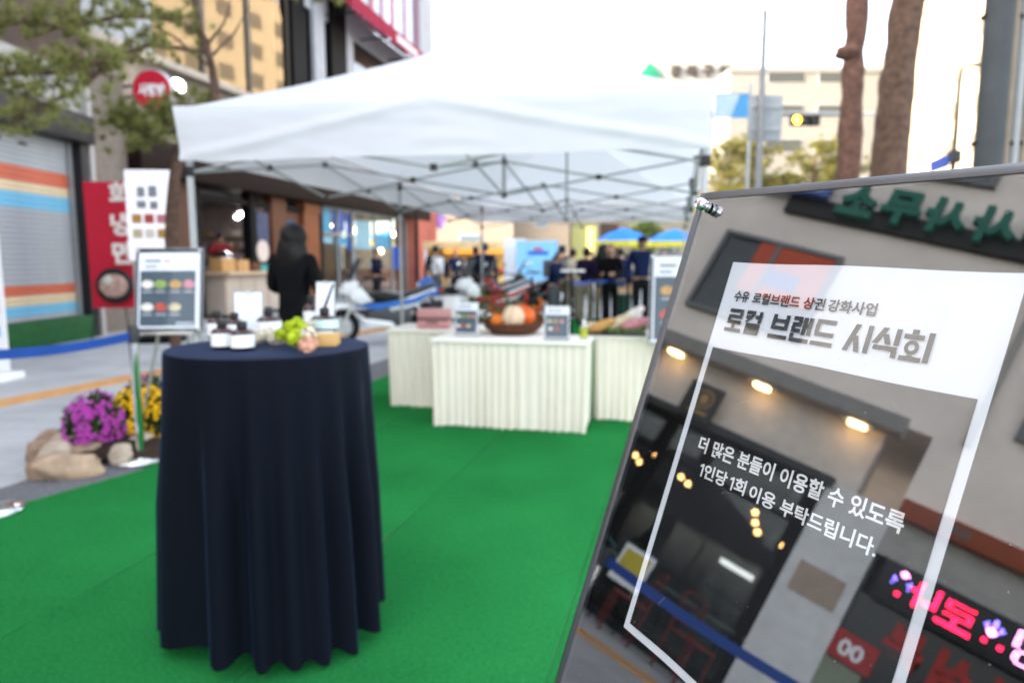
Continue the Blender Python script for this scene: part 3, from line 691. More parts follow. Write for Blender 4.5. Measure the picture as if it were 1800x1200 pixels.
y = 48; b = block('glazed_house', 'yellow glass fronted house with a glowing column and a dark doorway', xr(1001, y), xr(1085, y), y, 9, 7.2, cream, 1, 1.1, .6, 4.5, 1.6, 3)
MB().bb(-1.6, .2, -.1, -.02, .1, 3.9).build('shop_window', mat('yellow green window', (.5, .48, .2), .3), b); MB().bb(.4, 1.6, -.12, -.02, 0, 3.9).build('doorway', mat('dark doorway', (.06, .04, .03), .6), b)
MB().bb(-.5, -.1, -.14, -.101, .6, 3.6).build('glowing_column', mat('glowing yellow', (.9, .75, .15), emit=.3, ecol=(1, .8, .2)), b)  # column emits a weak yellow glow though it is no lamp
y = 52; block('cream_block', 'plain cream block behind the round tree', xr(1086, y), xr(1260, y), y, 10, 6.6, mat('pale yellow facade', (.45, .39, .28), .8), 1, 1.6, 1.5, 1.4, 1.6, 3)
# city hall: tall slab with emblem and letters, and the long wing
y = 95
hall = block('city_hall', 'tall white city hall slab with a green mountain emblem and raised letters', xr(1040, y), xr(1295, y), y, 18, 31, whitef, 7, 2.2, 1.1, 2.5, 1.6, 3.3, wm=mat('pale window', (.3, .32, .34), .2))
ex = xr(1133, y) - hall.location.x; ez = AY(1133, 126, y).z
em = MB().prism([(-1.55, -.7), (-1.2, -.2), (-.7, .25), (-.3, .95), (.1, 1.0), (.5, .6), (.8, .1), (1.2, -.15), (1.6, -.7), (.8, -.95), (-.8, -.95)], -.35, -.1, f=lambda x, zz, yy: (ex + x, yy, ez + zz)).build('emblem', mat('emblem green', (.02, .22, .13), .4), hall, bevel=.04)
MB().prism([(-1.7, -.75), (-.8, -1.02), (.8, -1.02), (1.7, -.75), (1.0, -1.3), (-1.0, -1.3)], -.36, -.11, f=lambda x, zz, yy: (ex + x, yy, ez + zz)).build('emblem_arc', mat('emblem lime', (.3, .25, .03), .4), em)
for k, ch in enumerate('강북구청'):
    cx = xr(1176 + k * 27.5, y) - hall.location.x; letter(hall, ch, (cx - .75, -.1, ez - .85), X, Z, -Y, 1.5, 1.65, mat('grey letters', (.07, .06, .05), .5), .06, depth=.25)
y = 78
block('city_hall_wing', 'long white council wing with rows of horizontal windows behind the pines', xr(1270, y), xr(1545, y), y, 15, AY(1300, 128, y).z, mat('wing facade', (.24, .235, .22), .8, var=.05), 6, 4.2, 1.4, 2.2, 1.5, 3.7, wm=mat('wing window', (.07, .08, .08), .5))
y = 84
block('white_block', 'bright white block with small windows beyond the street lamp', xr(1560, y), xr(1760, y), y, 15, AY(1600, 90, y).z, mat('wing facade', (.24, .235, .22), .8, var=.05), 5, 1.6, 2.4, 2.2, 1.6, 4.2, wm=mat('wing window', (.42, .43, .42)))
y = 66
block('white_block', 'white mid rise building rising behind the tent roof', xr(880, y), xr(1030, y), y, 12, 17, whitef, 4, 1.8, 1.4, 3, 1.7, 3.6, wm=mat('pale window', (.5, .53, .55)))

# ------------------------------------------------------------------ tent
tent = thing('canopy_tent', 'large white pop up canopy tent with steel scissor frame over the buffet tables', 'tent')
H = 2.39
L_ = [V((-2.34, 4.97, 0)), V((-1.50, 8.98, 0)), V((-.59, 13.3, 0))]
R_ = [V((1.25, 4.44, 0)), V((2.28, 8.62, 0)), V((3.25, 12.9, 0))]
canvas = fabric('white canopy cloth', (.76, .755, .79), .42, .7, var=.02, wr=.35)
tsteel = mat('tent steel', (.42, .425, .43), .5, 0, .06)
def inset(p, q, k=.05): return p + (q - p).normalized() * k
quadc = (L_[0] + L_[2] + R_[0] + R_[2]) / 4
for p in L_ + R_:
    q = inset(p, quadc, .05)
    lg = MB().bb(q.x - .019, q.x + .019, q.y - .019, q.y + .019, .012, H - .04).build('leg', tsteel, tent, bevel=.004)
    MB().bb(q.x - .06, q.x + .06, q.y - .06, q.y + .06, .012, .02).build('foot_plate', tsteel, lg)
    MB().bb(q.x - .03, q.x + .03, q.y - .03, q.y + .03, H - .14, H - .03).build('top_bracket', black, lg, bevel=.006)
    MB().bb(q.x - .028, q.x + .028, q.y - .028, q.y + .028, H - .44, H - .37).build('slider', black, lg, bevel=.006)
# roof: hip with two peaks and a ridge
pk1 = (L_[0] + L_[1] + R_[0] + R_[1]) / 4; pk2 = (L_[1] + L_[2] + R_[1] + R_[2]) / 4
pk1 = V((pk1.x, pk1.y, 3.5)); pk2 = V((pk2.x, pk2.y, 3.5))
e = lambda p: V((p.x, p.y, H + .02))
def cloth(tri_a, tri_b, apex, n=14, sag=.07, seed=0):
    mb = MB(); rows = []
    for i in range(n + 1):
        t = i / n; row = []
        for j in range(n + 1):
            s_ = j / n; base = tri_a.lerp(tri_b, s_); tip = apex[0].lerp(apex[1], s_)
            p = base.lerp(tip, t)
            p.z -= sag * math.sin(math.pi * t) * (.6 + .4 * math.sin(math.pi * s_)) + .012 * noise.noise((p.x * 1.3 + seed, p.y * 1.3, t * 3))
            row.append(p)
        rows.append(row)
    mb.v = [tuple(p) for r_ in rows for p in r_]
    for i in range(n):
        for j in range(n):
            a = i * (n + 1) + j; mb.f.append((a, a + 1, a + n + 2, a + n + 1))
    return mb
cloth(e(L_[0]), e(R_[0]), (pk1, pk1)).build('roof_panel', canvas, tent, smooth=True)
cloth(e(R_[2]), e(L_[2]), (pk2, pk2)).build('roof_panel', canvas, tent, smooth=True)
for S in (L_, R_):
    cloth(e(S[0]), e(S[1]), (pk1, pk1.lerp(pk2, .5)), seed=3).build('roof_panel', canvas, tent, smooth=True)
    cloth(e(S[1]), e(S[2]), (pk1.lerp(pk2, .5), pk2), seed=5).build('roof_panel', canvas, tent, smooth=True)
def valance(a, b, hgt, seed, front=False):
    nx, nz = (150, 36) if front else (60, 10); t = (b - a).normalized(); nrm = V((t.y, -t.x, 0)); ln = (b - a).length; mb = MB()
    if nrm.dot(quadc - a) > 0: nrm = -nrm
    for j in range(nz + 1):
        v_ = j / nz
        for i in range(nx + 1):
            u_ = i / nx; p = a + t * (ln * u_)
            z_ = H + .02 - hgt * v_
            off = .015 + .012 * noise.noise((u_ * 5 + seed, v_ * 1.2, seed)) + .008 * noise.noise((u_ * 14, v_ * 5, seed + 4))
            c_ = 1 - abs(u_ * 2 - 1)                       # crease running from the middle of the top edge to the lower corners
            d_ = v_ - (1 - c_) * .95
            off += .075 * max(0, -d_) * (1 if front else .4) + (.026 * math.exp(-(d_ / .11) ** 2) if front else 0)
            if front: z_ += .018 * c_ * (1 - v_)
            z_ += .012 * noise.noise((u_ * 4, seed, 9)) * v_ - .01 * math.sin(math.pi * ((u_ * 2) % 1)) * (1 - v_)
            q = p + nrm * off; mb.v.append((q.x, q.y, z_))
    for j in range(nz):
        for i in range(nx):
            k = j * (nx + 1) + i; mb.f.append((k, k + 1, k + nx + 2, k + nx + 1))
    return mb.build('valance', canvas, tent, smooth=True)
valance(L_[0], R_[0], .36, 1, True)
valance(L_[0], L_[1], .33, 2); valance(L_[1], L_[2], .33, 3); valance(R_[0], R_[1], .33, 4); valance(R_[1], R_[2], .33, 5); valance(L_[2], R_[2], .33, 6)
# scissor frame
HI, LO = H - .09, H - .41
def hl(p, z_): return V((p.x, p.y, z_))
def barT(a, b, r=.0105): return MB().tube([a, b], r, 6).build('truss_bar', tsteel, tent)
def joint(p): return MB().box(p, (.05, .05, .045)).build('joint', black, tent)
def scissor(a, b, n=2):
    pts = [a.lerp(b, i / n) for i in range(n + 1)]
    for p, q in zip(pts, pts[1:]):
        barT(hl(p, HI), hl(q, LO)); barT(hl(p, LO), hl(q, HI)); joint(hl(p.lerp(q, .5), (HI + LO) / 2))
    for p in pts[1:-1]: joint(hl(p, HI)); joint(hl(p, LO))
ci = lambda p: inset(p, quadc, .06)
Li = [ci(p) for p in L_]; Ri = [ci(p) for p in R_]
scissor(Li[0], Ri[0]); scissor(Li[2], Ri[2]); scissor(Li[1], Ri[1])
for S in (Li, Ri): scissor(S[0], S[1]); scissor(S[1], S[2])
for pk, k in ((pk1, 0), (pk2, 1)):
    hub = V((pk.x, pk.y, 0))
    for m_ in (Li[k].lerp(Ri[k], .5), Li[k + 1].lerp(Ri[k + 1], .5), Li[k].lerp(Li[k + 1], .5), Ri[k].lerp(Ri[k + 1], .5)): scissor(m_, hub, 1)
    MB().tube([hl(hub, LO - .03), hl(hub, pk.z - .03)], .018, 8).build('peak_pole', tsteel, tent); joint(hl(hub, LO)); joint(hl(hub, HI))

# ------------------------------------------------------------------ easel boards
def easel_board(name, label, O, a, b, mL, mT, W_, H_, pw, ph, fill, table=0.):
    """O = top-left corner of the sheet; a right, b down; board margins mL, mT, board size W_ x H_"""
    n = a.cross(b).normalized()
    if n.y > .2 or n.dot(CAM - O) < 0: n = -n
    base = O + b * 1.0; base = V((base.x, base.y, 0)) - V((n.x, n.y, 0)).normalized() * .25
    base.z = table
    t = thing(name, label, 'sign', base); o_ = O - base
    u0, u1, v0, v1 = -mL, W_ - mL, -mT, H_ - mT
    k = MB().obox(o_, a, b, n, u0 + .004, u1 - .004, v0 + .004, v1 - .004, -.008, -.0022).build('backing_panel', mat('black backing', (.003, .003, .003), .6, spec=.1), t)
    fw = .0085
    frm = mat('grey anodised frame', (.16, .165, .18), .35, .9)
    for (p, q, r_, s_) in ((u0, u0 + fw, v0, v1), (u1 - fw, u1, v0, v1), (u0 + fw, u1 - fw, v0, v0 + fw), (u0 + fw, u1 - fw, v1 - fw, v1)):
        MB().obox(o_, a, b, n, p, q, r_, s_, -.008, .0055).build('frame_rail', frm, t, bevel=.0009)
    # sheet with a little curl along its lower edge
    def P(u, v, w): return o_ + a * u + b * v + n * w
    def sheet(nm, m_, x0, x1, y0, y1, w, par, curl=True, nn=16):
        mb = MB()
        for j in range(nn + 1):
            for i in range(nn + 1):
                u_ = x0 + (x1 - x0) * i / nn; v_ = y0 + (y1 - y0) * j / nn
                wob = .0005 * math.sin(u_ * 31 + v_ * 9) + (.0016 * math.sin(u_ * 47 + 1) * max(0, v_ / ph - .7) if curl else 0)
                mb.v.append(tuple(P(u_ , v_ + wob * 1.2, w)))
        for j in range(nn):
            for i in range(nn):
                q = j * (nn + 1) + i; mb.f.append((q, q + 1, q + nn + 2, q + nn + 1))
        return mb.build(nm, m_, par, smooth=True)
    sh_ = sheet('paper_sheet', paper, 0, pw, 0, ph, -.0018, t)
    fill(t, sh_, P, sheet, n)
    MB().add([P(u0 + fw, v0 + fw, .004), P(u1 - fw, v0 + fw, .004), P(u1 - fw, v1 - fw, .004), P(u0 + fw, v1 - fw, .004)], [(0, 1, 2, 3)]).build('acrylic_pane', acryl if name == 'notice_board' else clear, t, face=n)
    for (p, q) in ((u0 + .02, v0 + .019), (u1 - .02, v0 + .019), (u0 + .02, v1 - .019), (u1 - .02, v1 - .019)):
        mb = MB(); c_ = P(p, q, 0)
        prof = [(0, .0052, .0), (.0052, .0052, 0), (.0052, .0078, 0), (.0036, .0082, 0), (.0036, .0105, 0), (.0058, .011, 0), (.0058, .0165, 0), (.0046, .0185, 0), (0, .019, 0)]
        rings = 14
        for r_, w, _ in prof:
            for i in range(rings):
                an = 2 * math.pi * i / rings; mb.v.append(tuple(c_ + a * (1.25 * r_ * math.cos(an)) + b * (1.25 * r_ * math.sin(an)) + n * (w * 1.15)))
        for i in range(len(prof) - 1):
            for j in range(rings): mb.f.append((i * rings + j, i * rings + (j + 1) % rings, (i + 1) * rings + (j + 1) % rings, (i + 1) * rings + j))
        mb.build('standoff_stud', chrome, t, smooth=True)
    if table:
        MB().bar(P((u0 + u1) / 2, v0 + .2, -.02), V((P((u0 + u1) / 2, v1, 0).x, P((u0 + u1) / 2, v1, 0).y, 0)) - V((n.x, n.y, 0)).normalized() * .3, .03).build('prop_leg', alu, t)
        return t
    # tripod easel
    lm_ = mat('easel steel', (.42, .4, .37), .4, .6)
    top = P((u0 + u1) / 2, v0 + .1, -.03)
    for s_ in (-1, 1):
        mid_ = P((u0 + u1) / 2 + s_ * (u1 - u0) * .42, v1 - .02, -.03); ft = V((mid_.x, mid_.y, 0)) + V((a.x, a.y, 0)) * (s_ * .14) - V((n.x, n.y, 0)).normalized() * .1
        MB().tube([top, ft], .011, 8).build('leg', lm_, t)
    bk = -V((n.x, n.y, 0)).normalized(); tz = top + bk * .02
    MB().tube([tz, V((tz.x, tz.y, 0)) + bk * .42], .011, 8).build('leg', lm_, t)
    MB().obox(o_, a, b, n, u0 + .06, u1 - .06, v1 + .001, v1 + .016, -.03, .02).build('rest_bar', lm_, t)
    return t
STENCIL = {'로': [(.04, .93, .88, .93), (.8, .85, .8, .74), (.04, .67, .88, .67), (.12, .59, .12, .5), (.04, .42, .88, .42), (.46, .34, .46, .16), (-.02, .07, .97, .07)],
           '컬': [(.0, .93, .52, .93), (.44, .85, .08, .5), (.02, .72, .36, .72), (.84, 1., .84, .5), (.56, .75, .76, .75), (.1, .40, .92, .40), (.84, .33, .84, .3), (.1, .235, .92, .235), (.18, .165, .18, .14), (.1, .07, .92, .07)],
           '브': [(.13, 1., .13, .38), (.8, 1., .8, .38), (.21, .74, .72, .74), (.21, .45, .72, .45), (-.02, .08, .97, .08)],
           '랜': [(.0, .93, .46, .93), (.38, .85, .38, .76), (.0, .69, .46, .69), (.08, .61, .08, .53), (.0, .45, .46, .45), (.62, 1., .62, .3), (.88, 1., .88, .3), (.7, .66, .8, .66), (.1, .34, .1, .16), (.02, .08, .96, .08)],
           '드': [(.06, .93, .92, .93), (.14, .85, .14, .52), (.06, .44, .92, .44), (-.02, .08, .97, .08)],
           '시': [(.36, 1., .04, .0), (.34, .58, .52, .0), (.86, 1., .86, .0)],
           '식': [(.36, 1., .04, .42), (.38, .78, .54, .42), (.84, 1., .84, .42), (.02, .29, .92, .29), (.84, .21, .84, .0)],
           '회': [(.2, .97, .44, .97), (-.04, .8, .66, .8), (.31, .18, .31, .12), (-.04, .06, .72, .06), (.88, 1., .88, .0)]}
def fill_front(t, sh_, P, sheet, n):
    DT = .0958
    sheet('dark_print', slate, .0085, .297 - .0085, DT, .42 - .0085, -.0011, sh_)
    A = BU; B = -BV; o0 = P(0, 0, 0)
    def tx(body, x0, y1, w, h, m_, bold, shear, w_=-.0004): letter(t, body, P(x0, y1, w_), A, B, n, w, h, m_, bold, shear, sub=sh_)
    for body, x0, x1 in (('수유', .0187, .040), ('로컬브랜드', .0454, .1068), ('상권', .1112, .1360), ('강화사업', .1394, .1891)): tx(body, x0, .0437, x1 - x0, .0118, ink, .028, 0.)
    def stroke(x0, x1, body):
        mb = MB(); w = (x1 - x0) / len(body); hh = .0245; lift = 0
        for gi, ch in enumerate(body):
            gx = x0 + gi * w
            for (ax, ay, bx, by) in STENCIL[ch]:
                tk = .2 if abs(ax - bx) < abs(ay - by) else .165
                A0 = V((gx + .03 * w + ax * w * .92, .0763 - ay * hh, 0)); B0 = V((gx + .03 * w + bx * w * .92, .0763 - by * hh, 0)); d = (B0 - A0)
                sd = V((d.y, -d.x, 0)).normalized() * (tk * (w * .92 if abs(d.x) < abs(d.y) else hh) / 2); lift += 1
                if abs(d.x) > 1e-6 and abs(d.y) > 1e-6: sd = V((tk * w * .5, 0, 0))
                q = [A0 + sd, B0 + sd, B0 - sd, A0 - sd]; mb.add([tuple(P(c.x, c.y, -.0004 + lift * 4e-6)) for c in q], [(0, 1, 2, 3)])
            if ch == '회':
                n0 = len(mb.v); lift += 1
                for k in range(28):
                    an = 2 * math.pi * k / 28
                    for r_ in (.25, .115): mb.v.append(tuple(P(gx + .03 * w + (.31 + r_ * math.cos(an)) * w * .92, .0763 - (.44 + r_ * 1.0 * math.sin(an)) * hh, -.0004 + lift * 4e-6)))
                for k in range(28): a = n0 + 2 * k; b_ = n0 + 2 * ((k + 1) % 28); mb.f.append((a, b_, b_ + 1, a + 1))
        mb.build('title_lettering', ink, sh_)
    stroke(.0175, .0690, '로컬'); stroke(.0790, .1575, '브랜드'); stroke(.1675, .2470, '시식회')
    wt = mat('white ink', (.8, .8, .8), .6, var=.02)
    tx('더 많은 분들이 이용할 수 있도록', .0318, .2082, .2325, .0172, wt, .026, 0.)
    for body, x0, x1, yb in (('인당', .0505, .0835, .2318), ('회', .0945, .1090, .2318), ('이용', .1145, .1465, .2326), ('부탁드립니다.', .1527, .2499, .2330)): tx(body, x0, yb, x1 - x0, .0152, wt, .026, 0.)
    for x0 in (.0431, .0872):
        MB().add([tuple(P(a_, b_, -.0004)) for a_, b_ in ((x0 + .0034, .2183), (x0 + .0056, .2183), (x0 + .0056, .2315), (x0 + .0034, .2315), (x0 + .0034, .2212), (x0 + .0004, .2222), (x0 + .0004, .2202))], [(0, 1, 2, 3, 4, 5, 6)]).build('numeral', wt, sh_)
def dust(t):
    rn = random.Random(77); mb = MB(); o_ = BO - t.location
    for _ in range(150):
        c = o_ + BU * rn.uniform(-.06, .36) + BV * rn.uniform(-.06, .5) + BN * .0046; r_ = rn.choice((.0002, .00025, .0003, .00045))
        mb.add([tuple(c + BU * (r_ * math.cos(k * 1.047)) + BV * (r_ * math.sin(k * 1.047))) for k in range(6)], [tuple(range(6))])
    for _ in range(5):
        c = o_ + BU * rn.uniform(-.05, .3) + BV * rn.uniform(-.05, .4) + BN * .0046; d = (BU * rn.uniform(-1, 1) + BV * rn.uniform(.2, 1)).normalized(); e_ = d.cross(BN) * .00008; l_ = rn.uniform(.006, .014)
        mb.add([tuple(c - e_), tuple(c + e_), tuple(c + d * l_ + e_), tuple(c + d * l_ - e_)], [(0, 1, 2, 3)])
    stuff(mb.build('dust_specks', mat('dust', (.45, .43, .4), .9), t))
nbd = easel_board('notice_board', 'large glossy framed notice board in sharp focus with Korean tasting event text', BO, BU, BV, .0808, .0821, .459, .74, .297, .42, fill_front)
dust(nbd)

foodc = [mat('food cream', (.6, .5, .35), .6, var=.5, scale=60), mat('food red', (.5, .1, .07), .6, var=.5, scale=60), mat('food gold', (.5, .3, .1), .6, var=.5, scale=60), mat('food pink', (.55, .25, .28), .6, var=.5, scale=60), mat('food green', (.3, .4, .12), .6, var=.5, scale=60), mat('food white', (.7, .66, .6), .6, var=.3, scale=60)]
def disc(P, u, v, ru, rv, w, m_, par, nm='food_picture'):
    c = [P(u + ru * math.cos(q * math.pi / 8), v + rv * math.sin(q * math.pi / 8), w) for q in range(16)]
    mb = MB(); mb.add([tuple(p) for p in c], [tuple(range(16))]); return mb.build(nm, m_, par)
def fill_menu(pw, ph, rows):
    def f(t, sh_, P, sheet, n):
        sheet('dark_print', slate2, .03 * pw, .93 * pw, ph * .24, ph * .97, -.0011, sh_)
        rnd = random.Random(int(pw * 1000) + len(rows))
        MBq = lambda u0, u1, v0, v1, m_: MB().add([tuple(P(u0, v0, -.0004)), tuple(P(u1, v0, -.0004)), tuple(P(u1, v1, -.0004)), tuple(P(u0, v1, -.0004))], [(0, 1, 2, 3)]).build('printed_line', m_, sh_)
        MBq(.1 * pw, .36 * pw, .09 * ph, .13 * ph, greyprint); MBq(.1 * pw, .3 * pw, .17 * ph, .2 * ph, greyprint); MBq(.4 * pw, .52 * pw, .1 * ph, .13 * ph, mat('peach print', (.6, .35, .25), .6))
        for (vy, cols) in rows:
            for k, (uu, ci_) in enumerate(cols):
                disc(P, uu * pw, vy * ph, .1 * pw, .055 * ph, -.0003, foodc[ci_], sh_)
                MBq((uu - .08) * pw, (uu + .08) * pw, (vy + .09) * ph, (vy + .105) * ph, mat('pale print', (.5, .52, .55), .6))
        MBq(.62 * pw, .9 * pw, .92 * ph, .95 * ph, mat('pale print', (.5, .52, .55)))
    return f
rowsA = [(.42, [(.15, 5), (.36, 4), (.6, 2), (.82, 3)]), (.72, [(.15, 5), (.37, 1), (.6, 0)])]
# left board
O2 = AY(244, 444, 4.70); a2 = V((.998, .06, .004)).normalized(); nh = V((a2.y, -a2.x, 0)).normalized()
b2 = (-Z * math.cos(rad(10)) + nh * math.sin(rad(10))).normalized()
easel_board('menu_board', 'framed menu board with food pictures on an easel beside the rope barrier', O2, a2, b2, .018, .03, .452, .575, .41, .52, fill_menu(.41, .52, rowsA))
# right board, partly behind the big notice board
O3 = AY(1149, 450, 5.48); a3 = V((.975, -.22, 0)).normalized(); nh = V((a3.y, -a3.x, 0)).normalized()
b3 = (-Z * math.cos(rad(10)) + nh * math.sin(rad(10))).normalized()
easel_board('menu_board', 'framed menu board propped on the white table that holds the bread', O3, a3, b3, .025, .014, .54, .715, .49, .685, fill_menu(.49, .685, [(.4, [(.22, 2), (.46, 5), (.75, 0)]), (.68, [(.22, 1), (.5, 3), (.78, 5)])]), table=.737)

# ------------------------------------------------------------------ belt stanchions
def stanchion(label, p, group):
    t = thing('belt_stanchion', label, 'stanchion', p, 0, group)
    MB().lathe([(.165, .0), (.165, .018), (.15, .03), (.05, .045), (.03, .05)], 28).build('base', chrome, t, smooth=True)
    MB().tube([(0, 0, .045), (0, 0, .83)], .028, 14).build('post', chrome, t, smooth=True)
    MB().lathe([(.033, .80), (.034, .81), (.034, .9), (.03, .915), (.0, .92)], 16).build('belt_head', mat('dark belt head', (.05, .05, .055), .4), t, smooth=True)
    return t
def belt(p, q, label, m_=None, z_=.86):
    p, q = V(p), V(q); n = 12; mb = MB(); t = (q - p).normalized(); sd = V((-t.y, t.x, 0)) * .002
    for i in range(n + 1):
        c = p.lerp(q, i / n); s_ = -.025 * math.sin(math.pi * i / n)
        for zz in (z_ - .028, z_ + .028):
            for k in (1, -1): r_ = c + sd * k; mb.v.append((r_.x, r_.y, zz + s_))
    for i in range(n):
        a = i * 4; mb.f += [(a, a + 4, a + 6, a + 2), (a + 1, a + 3, a + 7, a + 5), (a + 2, a + 6, a + 7, a + 3), (a, a + 1, a + 5, a + 4)]
    return tag(mb.build('barrier_belt', m_ or blue, smooth=False), label, 'belt')
st = [(-2.49, 4.46, .012), (-2.79, 3.5, .012), (-3.0, 2.2, .008), (-3.2, .9, .008), (-3.4, -.4, .008)]
sn = ['chrome belt stanchion beside the mum bed and menu board', 'chrome stanchion on the carpet corner, next along from the menu board', 'chrome stanchion mirrored in front of the dark cafe', 'chrome stanchion mirrored in front of the white pier', 'chrome stanchion opposite the dot matrix sign']
for p, l in zip(st, sn): stanchion(l, p, 'belt stanchions along the carpet')
for k, (p, q) in enumerate(zip(st, st[1:])): belt(p, q, ('blue barrier belt running from the mum bed past the shutter', 'blue barrier belt crossing in front of the cafe window', 'blue barrier belt in front of the white pier', 'blue barrier belt ending opposite the dot matrix sign')[k])

# ------------------------------------------------------------------ round table
RT = V((-.865, 2.42, .013)); TH_ = 1.05
rt = thing('cocktail_table', 'tall round table under a floor length navy cloth', 'table', RT)
navy = mat('navy cloth', (.0058, .008, .016), .75, var=.12, scale=120, bump=.15, bscale=700, spec=.08, sheen=.16)
navy.node_tree.nodes['Principled BSDF'].inputs['Sheen Tint'].default_value = (.25, .42, 1, 1); navy.node_tree.nodes['Principled BSDF'].inputs['Sheen Roughness'].default_value = .22
mb = MB(); nA, nR, nZ = 220, 8, 26; TR_ = .343
rnd = random.Random(3); ph = [rnd.uniform(0, 6.28) for _ in range(6)]
def foldf(a): 
    w = a + .16 * math.sin(2 * a + ph[0]) + .1 * math.sin(3 * a + ph[1])
    c_ = math.cos(17 * w + ph[2]); return (math.copysign(abs(c_) ** .8, c_)) * (.7 + .3 * math.sin(5 * a + ph[3]))
TZ = TH_ - .013
prof = []
for j in range(nR + 1): prof.append(('t', TR_ * j / nR))
for j in range(1, nZ + 1): prof.append(('s', j / nZ))
for kind, q in prof:
    for i in range(nA):
        a = 2 * math.pi * i / nA
        if kind == 't':
            r_ = q; z_ = TZ + .0012 * noise.noise((q * math.cos(a) * 8, q * math.sin(a) * 8, 2))
            if q > TR_ * .99: z_ -= .004
        else:
            f_ = foldf(a); amp = .062 * min(1, q * 1.9) ** 1.15
            hem = .008 + .022 * (1 + math.sin(3 * a + 1)) + .018 * (1 - f_)
            z_ = (TZ - .012) + (hem - (TZ - .012)) * q
            if q < .05: z_ = TZ - .014
            r_ = TR_ + .006 * min(1, q * 8) + .034 * q ** 1.2 + amp * (f_ * .62 - .02) + .012 * q * math.sin(3 * a + ph[4])
        mb.v.append((r_ * math.cos(a), r_ * math.sin(a), z_))
for j in range(len(prof) - 1):
    for i in range(nA): mb.f.append((j * nA + i, j * nA + (i + 1) % nA, (j + 1) * nA + (i + 1) % nA, (j + 1) * nA + i))
me = mb.build('tablecloth', navy, rt, smooth=True)
MB().lathe([(.335, TZ - .03), (.337, TZ - .006)], 32).build('tabletop', woodpale, rt); MB().tube([(0, 0, .03), (0, 0, TZ - .03)], .035, 10).build('column', steel, rt); MB().lathe([(.2, 0), (.19, .02), (.04, .04)], 24).build('base', darkm, rt)
TT = TH_ + .0025
def onT(px, py): p = G(px, py, TT); p.z = TT; return p
def jar(name, label, p, r, h, gl_, lid, labelm, lidr=.45, lidh=.02, grp=None, pump=False):
    t = thing(name, label, 'jar' if name == 'sauce_jar' else 'bottle', p, random.uniform(0, 1), grp)
    MB().lathe([(r * .9, 0), (r, .006), (r, h * .78), (r * .82, h * .92), (r * .45, h)], 22).build('glass', gl_, t, smooth=True)
    MB().lathe([(r * 1.012, h * .14), (r * 1.012, h * .74)], 22, caps=False).build('label_band', labelm, t, smooth=True)
    MB().lathe([(r * lidr, h), (r * lidr * 1.05, h + .003), (r * lidr * 1.05, h + lidh), (r * lidr * .9, h + lidh + .003)], 18).build('lid', lid, t, smooth=True)
    if pump: MB().tube([(0, 0, h + lidh), (.035, 0, h + lidh + .09)], [.006, .004], 8).build('dropper', black, t)
    return t
brown = mat('amber glass', (.05, .014, .008), .12, var=.1, coat=.5); lab = mat('white label', (.8, .8, .8), .5, var=.03); labt = mat('teal label', (.55, .68, .66), .5, var=.2, scale=30)
jl = [(392, 612, .037, .072, 'front amber jar with white label beside the flat labelled jar'), (427, 614, .039, .07, 'amber jar with teal edged label in front of the white card'), (383, 594, .036, .08, 'amber jar with red tinted neck behind the front pair'), (414, 595, .034, .076, 'amber jar standing hard against the white card stand')]
for px, py, r_, h_, l in jl: jar('sauce_jar', l, onT(px, py), r_, h_, brown, black, lab, .42, .022, 'jars on the navy table')
jar('sauce_jar', 'wide amber jar half hidden behind the white card', onT(474, 592), .047, .085, brown, black, lab, .3, .03, 'jars on the navy table')
jar('pump_bottle', 'amber bottle with white label in front of the black coat', onT(548, 583), .032, .12, brown, black, lab, .45, .03)
jar('pump_bottle', 'dropper bottle with a long black stem standing on the kraft box', onT(572, 598) + V((0, 0, .04)), .05, .055, brown, black, labt, .35, .025, pump=True)
kb = thing('kraft_box', 'small kraft paper box under the dropper bottle', 'box', onT(574, 606), .1)
MB().bb(-.042, .042, -.05, .05, 0, .037).build('carton', mat('kraft paper', (.55, .36, .15), .7), kb, bevel=.002); MB().bb(-.043, .043, -.051, .051, .0372, .0395).build('lid', mat('kraft paper', (.55, .36, .15)), kb)
def cardstand(label, p, w, h, rz, lean=.14):
    t = thing('card_stand', label, 'card stand', p, rz)
    MB().box((0, .01, h / 2 + .004), (w, .003, h), rx=-lean).build('card', paper, t)
    MB().box((0, .014, h / 2 + .004), (w + .008, .003, h + .008), rx=-lean).build('back_plate', mat('clear grey acrylic', (.3, .32, .33), .2), t)
    MB().bb(-w / 2, w / 2, -.03, .05, 0, .003).build('base_plate', mat('clear grey acrylic', (.3, .32, .33)), t)
    MB().box((0, .07, h * .3), (w * .3, .003, h * .62), rx=.25).build('strut', mat('clear grey acrylic', (.3, .32, .33)), t)
    MB().box((0, .004 + lean * h * .48, h + .004), (.02, .012, .01)).build('clip', steel, t)
cardstand('wide blank white card on a stand behind the amber jars', onT(437, 588), .105, .165, .12)
cardstand('tall narrow white card on a stand beside the dropper bottle', onT(571, 586), .075, .205, -.12)
